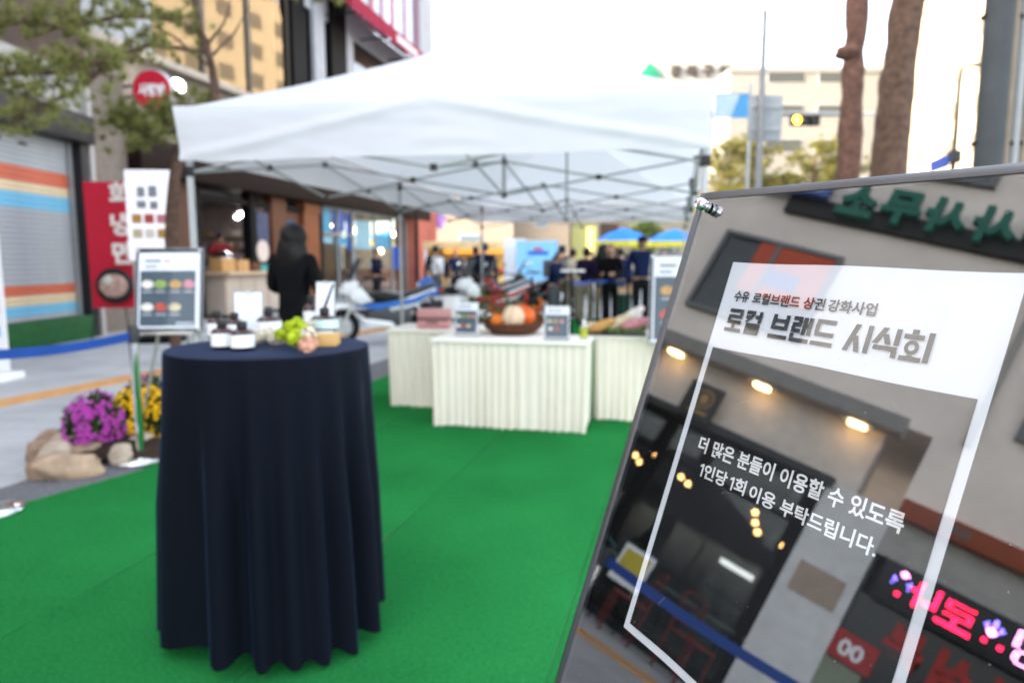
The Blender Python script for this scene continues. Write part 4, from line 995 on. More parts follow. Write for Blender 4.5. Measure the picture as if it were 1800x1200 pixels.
# bouquet lying on the table
def blossom(mb, c, r, n, size, rnd, fl=1.):
    for _ in range(n):
        d = V((rnd.gauss(0, 1), rnd.gauss(0, 1), rnd.gauss(0, 1) * .8 + .3)).normalized(); q = c + V((d.x * r, d.y * r, d.z * r * fl)) * rnd.uniform(.85, 1.05)
        t = d.orthogonal().normalized(); b_ = d.cross(t)
        for k in range(5):
            an = k * 1.2566 + rnd.uniform(-.2, .2); u_ = t * math.cos(an) + b_ * math.sin(an); w_ = d.cross(u_)
            s_ = size * rnd.uniform(.8, 1.2)
            i = len(mb.v); mb.v += [tuple(q), tuple(q + u_ * s_ * .6 + w_ * s_ * .35 + d * s_ * .2), tuple(q + u_ * s_ + d * s_ * .3), tuple(q + u_ * s_ * .6 - w_ * s_ * .35 + d * s_ * .2)]; mb.f.append((i, i + 1, i + 2, i + 3))
bq = thing('flower_bunch', 'bunch of lime hydrangea with cream and peach blossoms on the navy table', 'flowers', onT(520, 602))
rnd = random.Random(5); lime = mat('lime petals', (.42, .5, .015), .6, var=.25, scale=40); crm = mat('cream petals', (.7, .64, .52), .6, var=.15, scale=40); pch = mat('peach petals', (.62, .36, .26), .6, var=.2, scale=40)
def bl(nm, m_, spots, r, n, s_):
    for c in spots:
        mb = MB(); c = V(c) - bq.location; mb.ball(c, r * .85, 10, 7); blossom(mb, c, r, n, s_, rnd); mb.build(nm, m_, bq)
up = lambda px, py, dz: G(px, py, TT + dz)
bl('hydrangea_head', lime, [up(506 + 26 * rnd.random() - 14 * (k % 3 == 2), 566 + k * 3.0 + rnd.uniform(-3, 3), .075 - .0042 * k) for k in range(13)], .0165, 60, .011)
bl('cream_blossom', crm, [up(505, 582, .04), up(545, 576, .05), up(452, 592, .022), up(468, 588, .02), up(541, 590, .04), up(485, 594, .02)], .022, 36, .016)
bl('peach_blossom', pch, [up(545, 604, .022), up(538, 608, .018)], .02, 36, .015)
mb = MB()
for k in range(7): mb.tube([up(500 + k * 3, 596, .02) - bq.location, up(452 + k * 4, 598, .008) - bq.location], .002, 5)
mb.build('stems', mat('stem green', (.12, .2, .05), .7), bq)

# ------------------------------------------------------------------ white skirted tables
ivory = fabric('ivory table skirt', (.86, .80, .70), .12, .8, var=.03); wcl = mat('white table top cloth', (.84, .8, .73), .7, var=.03)
def skirted(label, A, B, depth, h=.735, seed=0):
    A, B = V(A), V(B); t = (B - A).normalized(); nn = V((-t.y, t.x, 0)); L2 = (B - A).length
    T = thing('buffet_table', label, 'table', (A.x, A.y, 0), math.atan2(t.y, t.x)); 
    MB().bb(-.01, L2 + .01, -.012, depth + .01, h - .03, h).build('cloth_top', wcl, T, bevel=.012)
    MB().bb(.03, L2 - .03, .03, depth - .03, h - .06, h - .031).build('tabletop', woodpale, T)
    for xx in (.06, L2 - .06):
        for yy in (.06, depth - .06): MB().tube([(xx, yy, .013), (xx, yy, h - .06)], .015, 8).build('leg', steel, T)
    path = [(0, depth), (0, 0), (L2, 0), (L2, depth)]; seg = [(path[i], path[i + 1]) for i in range(3)]
    rn = random.Random(seed)
    pts = []
    s_acc = 0
    for (a, b_) in seg:
        ln = math.hypot(b_[0] - a[0], b_[1] - a[1]); n = int(ln / .009); tx, ty = (b_[0] - a[0]) / ln, (b_[1] - a[1]) / ln
        for i in range(n): q = i / n * ln; pts.append((a[0] + tx * q, a[1] + ty * q, ty, -tx, s_acc + q))
        s_acc += ln
    mb = MB(); nz = 10; m = len(pts)
    for j in range(nz + 1):
        v_ = j / nz
        for (x, y_, nx_, ny_, s_) in pts:
            ph_ = s_ / .07 * 6.283 + 7.0 * noise.noise((s_ * 2.3, seed, 0)) + .8 * v_ * noise.noise((s_ * 7, seed, 5))
            off = -.008 - (.006 + .017 * v_) * (1 + math.sin(ph_)) * (.75 + .7 * noise.noise((s_ * 5, seed, 3))) - .012 * v_ - .02 * v_ * noise.noise((s_ * 2.1, seed, 7)) * v_
            z_ = (h - .012) * (1 - v_) + (.022 + .012 * noise.noise((s_ * 5, seed, 1))) * v_
            mb.v.append((x + nx_ * off, y_ + ny_ * off, z_))
    for j in range(nz):
        for i in range(m - 1): mb.f.append((j * m + i, j * m + i + 1, (j + 1) * m + i + 1, (j + 1) * m + i))
    mb.build('pleated_skirt', ivory, T, smooth=True)
    return T
skirted('ivory skirted table in front holding the pumpkin arrangement and two sign holders', (-.645, 5.41, 0), (.575, 5.15, 0), .5, seed=1)
skirted('ivory skirted table at the back with the pink case on it', (-1.13, 6.16, 0), (.33, 5.93, 0), .6, seed=2)
skirted('ivory skirted table by the menu board with wrapped bread on it', (.68, 5.63, 0), (2.1, 5.33, 0), .6, seed=3)
WT = .738
def onW(px, py): p = G(px, py, WT); p.z = WT; return p
# pink case
pc = thing('pink_case', 'dusty pink travel case with a dark seam lying on the back table', 'case', onW(760, 578), -.1)
pinkm = mat('dusty pink', (.56, .29, .29), .4, var=.06)
MB().bb(-.145, .145, 0, .2, .0, .08).build('lower_shell', pinkm, pc, bevel=.02); MB().bb(-.142, .142, .002, .198, .08, .092).build('seam', black, pc); MB().bb(-.145, .145, 0, .2, .092, .175).build('upper_shell', pinkm, pc, bevel=.02)
MB().tube([(-.05, -.005, .06), (-.05, -.02, .06), (.05, -.02, .06), (.05, -.005, .06)], .006, 6).build('handle', black, pc)
wb = thing('paper_carton', 'plain white carton behind the pink case', 'box', onW(792, 560) + V((0, .12, 0)), -.2)
MB().bb(-.075, .075, -.06, .06, 0, .22).build('carton', white, wb, bevel=.004); MB().bb(-.077, .077, -.062, .062, .2, .222).build('lid', white, wb, bevel=.003)
# sign holders
def holder(label, p, w, h, rz, rows):
    t = thing('sign_holder', label, 'sign', p, rz)
    a = X; b = V((0, -.16, -1)).normalized(); n = V((0, -1, .16)).normalized(); o_ = V((-w / 2, .16 * h, h + .004))
    P = lambda u, v, q: o_ + a * u + b * v + n * q
    MB().obox(o_, a, b, n, -.004, w + .004, -.004, h, -.004, -.001).build('back_sheet', mat('clear grey acrylic', (.3, .32, .33)), t)
    sh_ = MB().add([tuple(P(0, 0, 0)), tuple(P(w, 0, 0)), tuple(P(w, h - .01, 0)), tuple(P(0, h - .01, 0))], [(0, 1, 2, 3)]).build('paper_sheet', paper, t)
    MB().add([tuple(P(.03 * w, .25 * h, .001)), tuple(P(.97 * w, .25 * h, .001)), tuple(P(.97 * w, .94 * h, .001)), tuple(P(.03 * w, .94 * h, .001))], [(0, 1, 2, 3)]).build('dark_print', slate2, sh_)
    for vy, cols in rows:
        for uu, ci_ in cols: disc(P, uu * w, vy * h, .09 * w, .05 * h, .002, foodc[ci_], sh_)
    for k in (.08, .14): MB().add([tuple(P(.1 * w, k * h, .001)), tuple(P(.7 * w, k * h, .001)), tuple(P(.7 * w, (k + .03) * h, .001)), tuple(P(.1 * w, (k + .03) * h, .001))], [(0, 1, 2, 3)]).build('printed_line', greyprint, sh_)
    MB().add([tuple(P(-.003, -.003, .004)), tuple(P(w + .003, -.003, .004)), tuple(P(w + .003, h, .004)), tuple(P(-.003, h, .004))], [(0, 1, 2, 3)]).build('clear_front', clear, t, face=n)
    MB().bb(-w / 2, w / 2, -.02, .1, 0, .004).build('foot', mat('clear grey acrylic', (.3, .32, .33)), t)
holder('small acrylic sign holder with menu sheet beside the pink case', onW(819, 590), .19, .265, -.2, rowsA)
holder('small acrylic sign holder with menu sheet beside the yellow squeeze bottle', onW(978, 598), .19, .255, -.2, [(.45, [(.2, 0), (.45, 2), (.7, 3)]), (.68, [(.25, 5), (.5, 1)])])
# autumn arrangement
bk_ = thing('autumn_basket', 'wicker basket with orange pumpkin, cream squash and red autumn leaves', 'flower basket', onW(902, 588) + V((0, .1, 0)))
wick = mat('wicker', (.12, .05, .025), .8, var=.5, scale=60, bump=.6, bscale=90)
MB().lathe([(.17, 0), (.24, .05), (.255, .095), (.235, .1), (.2, .06), (.1, .04)], 26).build('basket', wick, bk_, smooth=True)
for k in range(5): MB().torus((0, 0, .02 + k * .018), .19 + .014 * k, .009, 'Z', 30, 6).build('wicker_hoop', wick, bk_, smooth=True)
rib = lambda d: 1 - .07 * abs(math.sin(4 * math.atan2(d.y, d.x)))
def pump(nm, m_, c, r): 
    o = MB().ball(c, r, 32, 12, rib).build(nm, m_, bk_, smooth=True); MB().tube([V(c) + V((0, 0, V(r).z * .9 if hasattr(r, '__len__') else r * .9)), V(c) + V((.01, -.01, (r[2] if hasattr(r, '__len__') else r) + .03))], [.012, .008], 6).build('stalk', mat('stalk', (.2, .16, .06), .8), o)
pump('cream_squash', mat('cream squash', (.66, .5, .36), .5, var=.25, scale=20), (-.0, -.16, .15), (.095, .08, .1))
pump('orange_pumpkin', mat('orange pumpkin', (.6, .13, .02), .5, var=.3, scale=12), (.07, -.05, .15), (.12, .11, .1))
pump('small_pumpkin', mat('deep orange pumpkin', (.65, .2, .03), .5, var=.3, scale=12), (-.13, -.12, .12), (.06, .06, .055))
rnd = random.Random(11); lred = mat('red leaf', (.32, .03, .02), .6, var=.5, scale=30); lor = mat('orange leaf', (.5, .16, .02), .6, var=.4, scale=30); lgr = mat('olive leaf', (.09, .11, .025), .6, var=.5, scale=30)
def leafmb(mb, p, d, s_, rnd):
    d = d.normalized(); t = d.orthogonal().normalized(); t.rotate(Matrix.Rotation(rnd.uniform(0, 6.28), 3, d)); i = len(mb.v)
    nrm = d.cross(t); mb.v += [tuple(p), tuple(p + d * s_ * .5 + t * s_ * .3 + nrm * s_ * .08), tuple(p + d * s_), tuple(p + d * s_ * .5 - t * s_ * .3 + nrm * s_ * .08)]; mb.f.append((i, i + 1, i + 2, i + 3))
for nm, m_, n, box in (('red_leaves', lred, 130, (.24, .14, .1)), ('orange_leaves', lor, 100, (.2, .13, .1)), ('olive_leaves', lgr, 110, (.26, .15, .09))):
    mb = MB()
    for _ in range(n):
        p = V((rnd.uniform(-1, 1) * box[0], rnd.uniform(-.5, 1) * box[1], .08 + rnd.random() * .12)); leafmb(mb, p, V((rnd.gauss(0, 1), rnd.gauss(0, 1), rnd.gauss(.4, .8))), rnd.uniform(.03, .06), rnd)
    stuff(mb.build(nm, m_, bk_))
for k, (dx, hh, m_) in enumerate(((-.2, .42, lred), (-.26, .34, lgr), (-.15, .36, lred), (-.22, .28, lor), (-.05, .3, lgr), (.12, .26, lred), (-.3, .24, lgr), (.2, .22, lor))):
    mb = MB(); p0_ = V((dx * .6, .03, .08)); p1_ = V((dx * 1.1 + .03 * math.sin(k), .04 + .02 * math.cos(k * 2), hh + .05)); mb.tube([p0_, (p0_ + p1_) / 2 + V((.01, 0, 0)), p1_], .003, 5)
    for q in range(16):
        c = p0_.lerp(p1_, .3 + .7 * q / 16); leafmb(mb, c, V((rnd.gauss(0, 1), rnd.gauss(0, .6), .6)), rnd.uniform(.035, .07), rnd)
    mb.build('leafy_sprig', m_, bk_)
# sanitiser bottle and bread
jar('oil_bottle', 'clear squeeze bottle with yellow green liquid beside the pumpkin table edge', onW(1026, 596), .03, .12, mat('pale plastic', (.6, .62, .5), .2, trans=.4), mat('pale cap', (.8, .8, .8)), mat('lime liquid', (.42, .45, .05), .3), .4, .03)
br = thing('bread_tray', 'tray of wrapped bread loaves and greens on the right table', 'food tray', onW(1088, 590) + V((0, .15, 0)), -.2)
MB().bb(-.25, .25, -.15, .15, 0, .02).build('tray', mat('dark tray', (.05, .04, .04), .5), br, bevel=.004)
for k, (x, yy, zz, an, m_) in enumerate(((-.12, -.06, .07, .4, foodc[2]), (.02, .0, .1, .5, foodc[0]), (.12, .05, .15, .6, foodc[5]), (.16, -.05, .09, .3, foodc[3]), (-.05, .08, .06, .2, foodc[2]), (-.18, .06, .05, .0, foodc[0]))):
    o = MB().ball((0, 0, 0), (.13, .05, .045), 14, 8, lambda d: 1 + .06 * math.sin(9 * d.x)).build('wrapped_loaf', m_, br, smooth=True); o.location = (x, yy, zz); o.rotation_euler = (0, -an, an * .5)
mb = MB()
for _ in range(60): leafmb(mb, V((rnd.uniform(-.05, .24), rnd.uniform(-.16, -.08), .03)), V((rnd.gauss(0, 1), rnd.gauss(-.3, .6), .5)), .045, rnd)
stuff(mb.build('green_leaves', mat('salad green', (.1, .2, .04), .6), br))

# ------------------------------------------------------------------ flower bed, stones
rnd = random.Random(21)
stm = [mat('tan stone', (.42, .31, .22), .8, var=.3, scale=9, bump=.4, bscale=30), mat('pale stone', (.46, .38, .3), .8, var=.3, scale=9, bump=.4, bscale=30), mat('brown stone', (.34, .24, .17), .8, var=.35, scale=9, bump=.4, bscale=30)]
stones = [(116, 836, .2, .085, .085, 0, .28, 'long flat tan boulder at the front of the mum bed'), (152, 806, .13, .07, .075, 0, .1, 'pinkish tan boulder lying below the magenta mums'), (208, 813, .075, .06, .085, 1, .3, 'upright egg shaped boulder between the tan and the round one'), (245, 797, .1, .08, .09, 1, 0, 'round pale boulder beside the stanchion base'), (62, 838, .07, .06, .08, 2, 0, 'small knobbly boulder at the left end of the mum bed'), (92, 812, .1, .07, .09, 1, .3, 'grey tan boulder behind the long flat boulder'), (64, 806, .09, .08, .08, 2, .8, 'low brown boulder at the outer corner of the bed'), (110, 790, .1, .08, .085, 1, .1, 'pale boulder tucked under the magenta mum leaves'), (290, 786, .11, .1, .09, 0, .2, 'boulder half hidden behind the navy cloth'), (84, 780, .1, .08, .07, 2, .2, 'brown boulder at the back corner of the bed'), (186, 796, .07, .06, .06, 2, .5, 'small brown boulder wedged above the egg shaped one')]
for k, (px, py, a, b, c, mi, rz, lab_) in enumerate(stones):
    p = G(px, py + 8); sd = k * 7.3
    def fn(d, sd=sd): return (abs(d.x) ** 2.4 + abs(d.y) ** 2.4 + abs(d.z) ** 2.4) ** (-1 / 2.4) * .97 + .26 * noise.noise((d.x * 1.3 + sd, d.y * 1.3, d.z * 1.3)) + .12 * noise.noise((d.x * 3 + sd, d.y * 3, d.z * 3))
    o = MB().ball((0, 0, c * .72), (a, b, c), 28, 18, fn).build('boulder', stm[mi], smooth=True); o.location = (p.x, p.y + b * .6, .004); o.rotation_euler = (0, 0, rz)
    tag(o, lab_, 'stone', 'boulders round the mum bed')
soil = MB().ball((0, 0, 0), (.62, .42, .1), 28, 8, lambda d: 1 + .1 * noise.noise((d.x * 3, d.y * 3, 1))).build('soil_mound', mat('dark soil', (.045, .028, .018), .95, var=.4, scale=30, bump=.8, bscale=60), smooth=True)
sp = G(235, 775); soil.location = (-2.68, 4.8, .05); tag(soil, 'dark soil heap inside the ring of boulders', 'soil')
def mum(label, p, r, h, pm_, n, seed):
    t = thing('mum_plant', label, 'flowers', p); rn = random.Random(seed); mb = MB()
    for _ in range(420):
        d = V((rn.gauss(0, 1), rn.gauss(0, 1), abs(rn.gauss(0, .9)))).normalized(); q = V((d.x * r, d.y * r, .04 + d.z * h)) * rn.uniform(.6, .96); leafmb(mb, q, d + V((rn.gauss(0, .5), rn.gauss(0, .5), .2)), rn.uniform(.04, .065), rn)
    stuff(mb.build('leaves', mat('mum leaf', (.045, .075, .02), .6, var=.4, scale=25), t))
    MB().tube([(0, 0, 0), (0, 0, h * .6)], [.03, .015], 6).build('stem', mat('stem green', (.12, .2, .05)), t)
    mb = MB(); k = 0
    while k < n:
        d = V((rn.gauss(0, 1), rn.gauss(0, 1), rn.gauss(.25, .8))).normalized()
        if d.z < -.35: continue
        if noise.noise((d.x * 2.2 + seed, d.y * 2.2, d.z * 2.2)) < -.12: k += .4; continue
        q = V((d.x * r, d.y * r, .05 + max(-.05, d.z * h))); s_ = rn.uniform(.014, .021); tt = d.orthogonal().normalized(); bb_ = d.cross(tt); i = len(mb.v); m_ = 8
        mb.v.append(tuple(q + d * .008))
        for j in range(m_ * 2):
            an = j * math.pi / m_; rr_ = s_ * (1 if j % 2 == 0 else .62); mb.v.append(tuple(q + (tt * math.cos(an) + bb_ * math.sin(an)) * rr_ + d * (.012 if j % 2 == 0 else .004)))
        for j in range(m_ * 2): mb.f.append((i, i + 1 + j, i + 1 + (j + 1) % (m_ * 2)))
        k += 1
    stuff(mb.build('blossoms', pm_, t))
mag = mat('magenta petals', (.5, .09, .42), .6, var=.25, scale=30); yel = mat('yellow petals', (.85, .56, .008), .6, var=.2, scale=30); vio = mat('violet petals', (.3, .13, .3), .6, var=.25, scale=30)
mum('domed magenta chrysanthemum plant inside the boulder ring', (-2.88, 4.62, .15), .19, .25, mag, 600, 1)
mum('yellow chrysanthemum plant beside the magenta one', (-2.7, 4.86, .14), .19, .28, yel, 520, 2)
mum('yellow chrysanthemum plant behind the stanchion post', (-2.45, 4.8, .13), .16, .27, yel, 360, 3)
mum('faded violet chrysanthemum plant behind the yellow blossoms', (-2.84, 5.3, .1), .24, .33, vio, 260, 4)

# ------------------------------------------------------------------ trees
bark = mat('pine bark', (.13, .082, .06), .9, var=.45, scale=14, bump=1., bscale=35); barkr = mat('red pine bark', (.135, .074, .056), .9, var=.5, scale=14, bump=1., bscale=35)
ndl = mat('pine needles', (.23, .235, .075), .6, var=.35, scale=4); ndy = mat('yellow pine needles', (.14, .13, .025), .6, var=.3, scale=2)
def tuft(mb, c, d, ln, n, rn, wd=.0035):
    for _ in range(n):
        v_ = (d * .8 + V((rn.gauss(0, .6), rn.gauss(0, .6), rn.gauss(0, .6)))).normalized() * ln * rn.uniform(.7, 1.1); s_ = v_.orthogonal().normalized(); s_.rotate(Matrix.Rotation(rn.uniform(0, 6.28), 3, v_.normalized())); s_ *= wd
        i = len(mb.v); mb.v += [tuple(c - s_), tuple(c + s_), tuple(c + v_)]; mb.f.append((i, i + 1, i + 2))
def pine(label, base, trunk, radii, limbs, tm_, seed, n_tuft, nl=.11, spread=.28, nper=34, wd=.0035, nm=None, bare=()):
    t = thing('pine_tree', label, 'tree', base); base = V(base); rn = random.Random(seed)
    pts = [V(p) - base for p in trunk]
    # smooth the trunk path
    fine = []; fr_ = []
    for i in range(len(pts) - 1):
        for k in range(6):
            s_ = k / 6; a = pts[max(i - 1, 0)]; b = pts[i]; c = pts[i + 1]; d = pts[min(i + 2, len(pts) - 1)]
            fine.append(.5 * ((2 * b) + (c - a) * s_ + (2 * a - 5 * b + 4 * c - d) * s_ ** 2 + (3 * b - a - 3 * c + d) * s_ ** 3)); fr_.append((radii[i] + (radii[i + 1] - radii[i]) * s_) * (1 + .08 * noise.noise((fine[-1].z * 3, seed, 0))))
    fine.append(pts[-1]); fr_.append(radii[-1])
    mb = MB().tube(fine, fr_, 14)
    for i, v_ in enumerate(mb.v):
        q = V(v_); k = .018 * noise.noise(q * 9) ; mb.v[i] = tuple(q + V((noise.noise(q * 6 + V((9, 0, 0))), noise.noise(q * 6 + V((0, 9, 0))), 0)) * .03)
    mb.build('trunk', tm_, t, smooth=True)
    fol = MB(); lim = MB()
    for L in limbs:
        q = [V(p) - base for p in L]
        lim.tube(q, [.035 - .027 * i / (len(q) - 1) for i in range(len(q))], 6)
        for i in range(len(q) - 1):
            for k in range(n_tuft):
                s_ = rn.random()
                if i == 0 and s_ < .5: continue
                c = q[i].lerp(q[i + 1], s_) + V((rn.gauss(0, spread), rn.gauss(0, spread), rn.gauss(.05, spread * .55)))
                if rn.random() < .35: lim.tube([q[i].lerp(q[i + 1], s_), c], [.008, .004], 4, caps=False)
                tuft(fol, c, V((rn.gauss(0, .5), rn.gauss(0, .5), .6)).normalized(), nl, nper, rn, wd)
    for L in bare: lim.tube([V(p) - base for p in L], [.022, .014, .006], 6)
    lim.build('branches', tm_, t, smooth=True); stuff(fol.build('needles', nm or ndl, t))
    return t
yt = 9.4
P_ = lambda px, py, dy=0: AY(px, py, yt + dy)
tr = [G(302, 640), P_(303, 450), P_(309, 300), P_(340, 232), P_(378, 172), P_(368, 100), P_(348, 40), P_(340, -60), P_(352, -240)]
tr[0] = V((tr[1].x - .02, tr[1].y, 0))
limbs = [[P_(345, 228), P_(300, 232, -.1), P_(258, 240, -.2), P_(222, 245, -.3)],
         [P_(372, 175), P_(330, 195, -.1), P_(285, 215, -.2), P_(230, 225, -.3), P_(200, 215, -.4)],
         [P_(352, 55), P_(280, 30, -.4), P_(200, 30, -.9), P_(120, 50, -1.3), P_(40, 40, -1.5), P_(-60, 60, -1.6)],
         [P_(362, 90), P_(260, 80, -.6), P_(170, 110, -1.2), P_(90, 130, -1.6), P_(10, 130, -1.9), P_(-60, 160, -2)],
         [P_(230, 70, -.7), P_(150, 150, -1.3), P_(80, 185, -1.7), P_(20, 215, -1.9)],
         [P_(345, -20), P_(430, -60), P_(500, -50, .2), P_(565, 5, .3)], [P_(342, -40), P_(260, -60, -.4), P_(150, -50, -.9), P_(60, -40, -1.2)],
         [P_(345, -120), P_(280, -160), P_(200, -150)], [P_(350, -200), P_(420, -240), P_(480, -200)]]
bare = [[P_(366, 105), P_(410, 62, .2), P_(440, 10, .3)], [P_(360, 85), P_(395, 40), P_(405, 0, .1)], [P_(372, 120), P_(300, 60, -.1), P_(250, 40, -.2)]]
pine('tall pine with crooked trunk and low needle sprays in front of the corner building', tr[0], tr, [.09, .085, .078, .072, .066, .055, .05, .045, .02], limbs, bark, 4, 34, .14, .19, 46, .005, bare=bare)
# two bare pine trunks right
def rpine(label, px0, px1, Yd, r0, r1, seed, tm_, knob):
    b = AY(px0 - 14, 458, Yd); base = V((b.x, b.y, 0))
    tr = [base, AY(px0 - 6, 400, Yd), AY(px0, 310, Yd), AY(px0 + (px1 - px0) * .35, 200, Yd), AY(px0 + (px1 - px0) * .6, 110, Yd), AY(px1, 0, Yd), AY(px1 + 25, -150, Yd), AY(px1 + 10, -420, Yd), AY(px1 + 30, -600, Yd)]
    top = tr[-2]; lb = []; rn = random.Random(seed)
    for k in range(9):
        an = k * 2.4; s_ = tr[-3].lerp(tr[-1], .25 + .08 * k); d = V((math.cos(an), math.sin(an), .12)); lb.append([s_, s_ + d * .7, s_ + d * 1.3 + V((0, 0, .1)), s_ + d * 1.8])
    t = pine(label, base, tr, [r0 * 1.15, r0 * 1.05, r0, r0 * .97, r0 * .93, r1, r1 * .9, r1 * .6, .03], lb, tm_, seed, 12, .13, .25, 20, .006)
    if knob:
        c = AY(knob[0], knob[1], Yd) - base; MB().ball(c, (r0 * 1.25, r0 * 1.2, r0 * .75), 14, 10, lambda d: 1 + .2 * noise.noise(d * 2)).build('bark_knot', tm_, t, smooth=True)
rpine('slim red barked pine trunk with a swollen knot behind the notice board', 1490, 1508, 8.2, .125, .115, 31, barkr, (1493, 92))
rpine('thick leaning brown pine trunk behind the notice board', 1558, 1596, 8.6, .2, .185, 32, bark, None)
# sunlit pines far behind
def farpine(label, px, Yd, hgt, wdt, seed):
    b = AY(px, 458, Yd); base = V((b.x, b.y, 0)); rn = random.Random(seed)
    tr = [base, base + V((.2, 0, hgt * .35)), base + V((-.1, 0, hgt * .7)), base + V((.1, 0, hgt * .97))]; lb = []
    for k in range(22):
        f_ = .22 + .75 * k / 22; an = k * 2.4 + rn.random(); s_ = tr[0].lerp(tr[-1], f_); r_ = wdt * (1.15 - .75 * f_) * rn.uniform(.7, 1.1); d = V((math.cos(an), math.sin(an), .1)); lb.append([s_, s_ + d * r_ * .5, s_ + d * r_ + V((0, 0, .15))])
    pine(label, base, tr, [.18, .16, .12, .03], lb, bark, seed, 16, .42, .38, 26, .02, ndy)
for lab_, px, Yd, hg, wd_, sd_ in (('sunlit yellow green pine beside the tent corner', 1268, 41, 8.6, 2.6, 41), ('tall sunlit pine behind the thin signal pole', 1318, 44, 9.6, 2.4, 46), ('low sunlit pine between the signal pole and the amber traffic light', 1368, 42, 6.6, 2.6, 43), ('sunlit spreading pine under the amber traffic light', 1425, 43, 9.0, 3.4, 42), ('sunlit pine partly covered by the slim red trunk', 1468, 45, 8.6, 2.8, 47),
        ('sunlit pine peeping between the thick trunk and the street lamp', 1625, 44, 6.2, 1.6, 44), ('small sunlit pine at the foot of the grey pole', 1700, 45, 5.2, 1.2, 45)): farpine(lab_, px, Yd, hg, wd_, sd_)
def roundtree(label, p, hgt, r, seed, lm_):
    t = thing('round_tree', label, 'tree', p); rn = random.Random(seed); MB().tube([(0, 0, 0), (.05, 0, hgt * .5), (0, 0, hgt * .8)], [.12, .1, .04], 8).build('trunk', bark, t, smooth=True); mb = MB()
    for _ in range(1500):
        d = V((rn.gauss(0, 1), rn.gauss(0, 1), rn.gauss(0, 1))).normalized(); q = V((0, 0, hgt - r)) + d * r * rn.uniform(.35, 1.08) * (1 + .25 * noise.noise(d * 2)); leafmb(mb, q, d + V((rn.gauss(0, .6), rn.gauss(0, .6), 0)), .2, rn)
    stuff(mb.build('crown', lm_, t))
pz = AY(1133, 470, 38); roundtree('small round street tree between the two blue parasols', (pz.x, pz.y, 0), 3.55, .85, 51, mat('street leaf', (.12, .16, .04), .6, var=.4, scale=3))

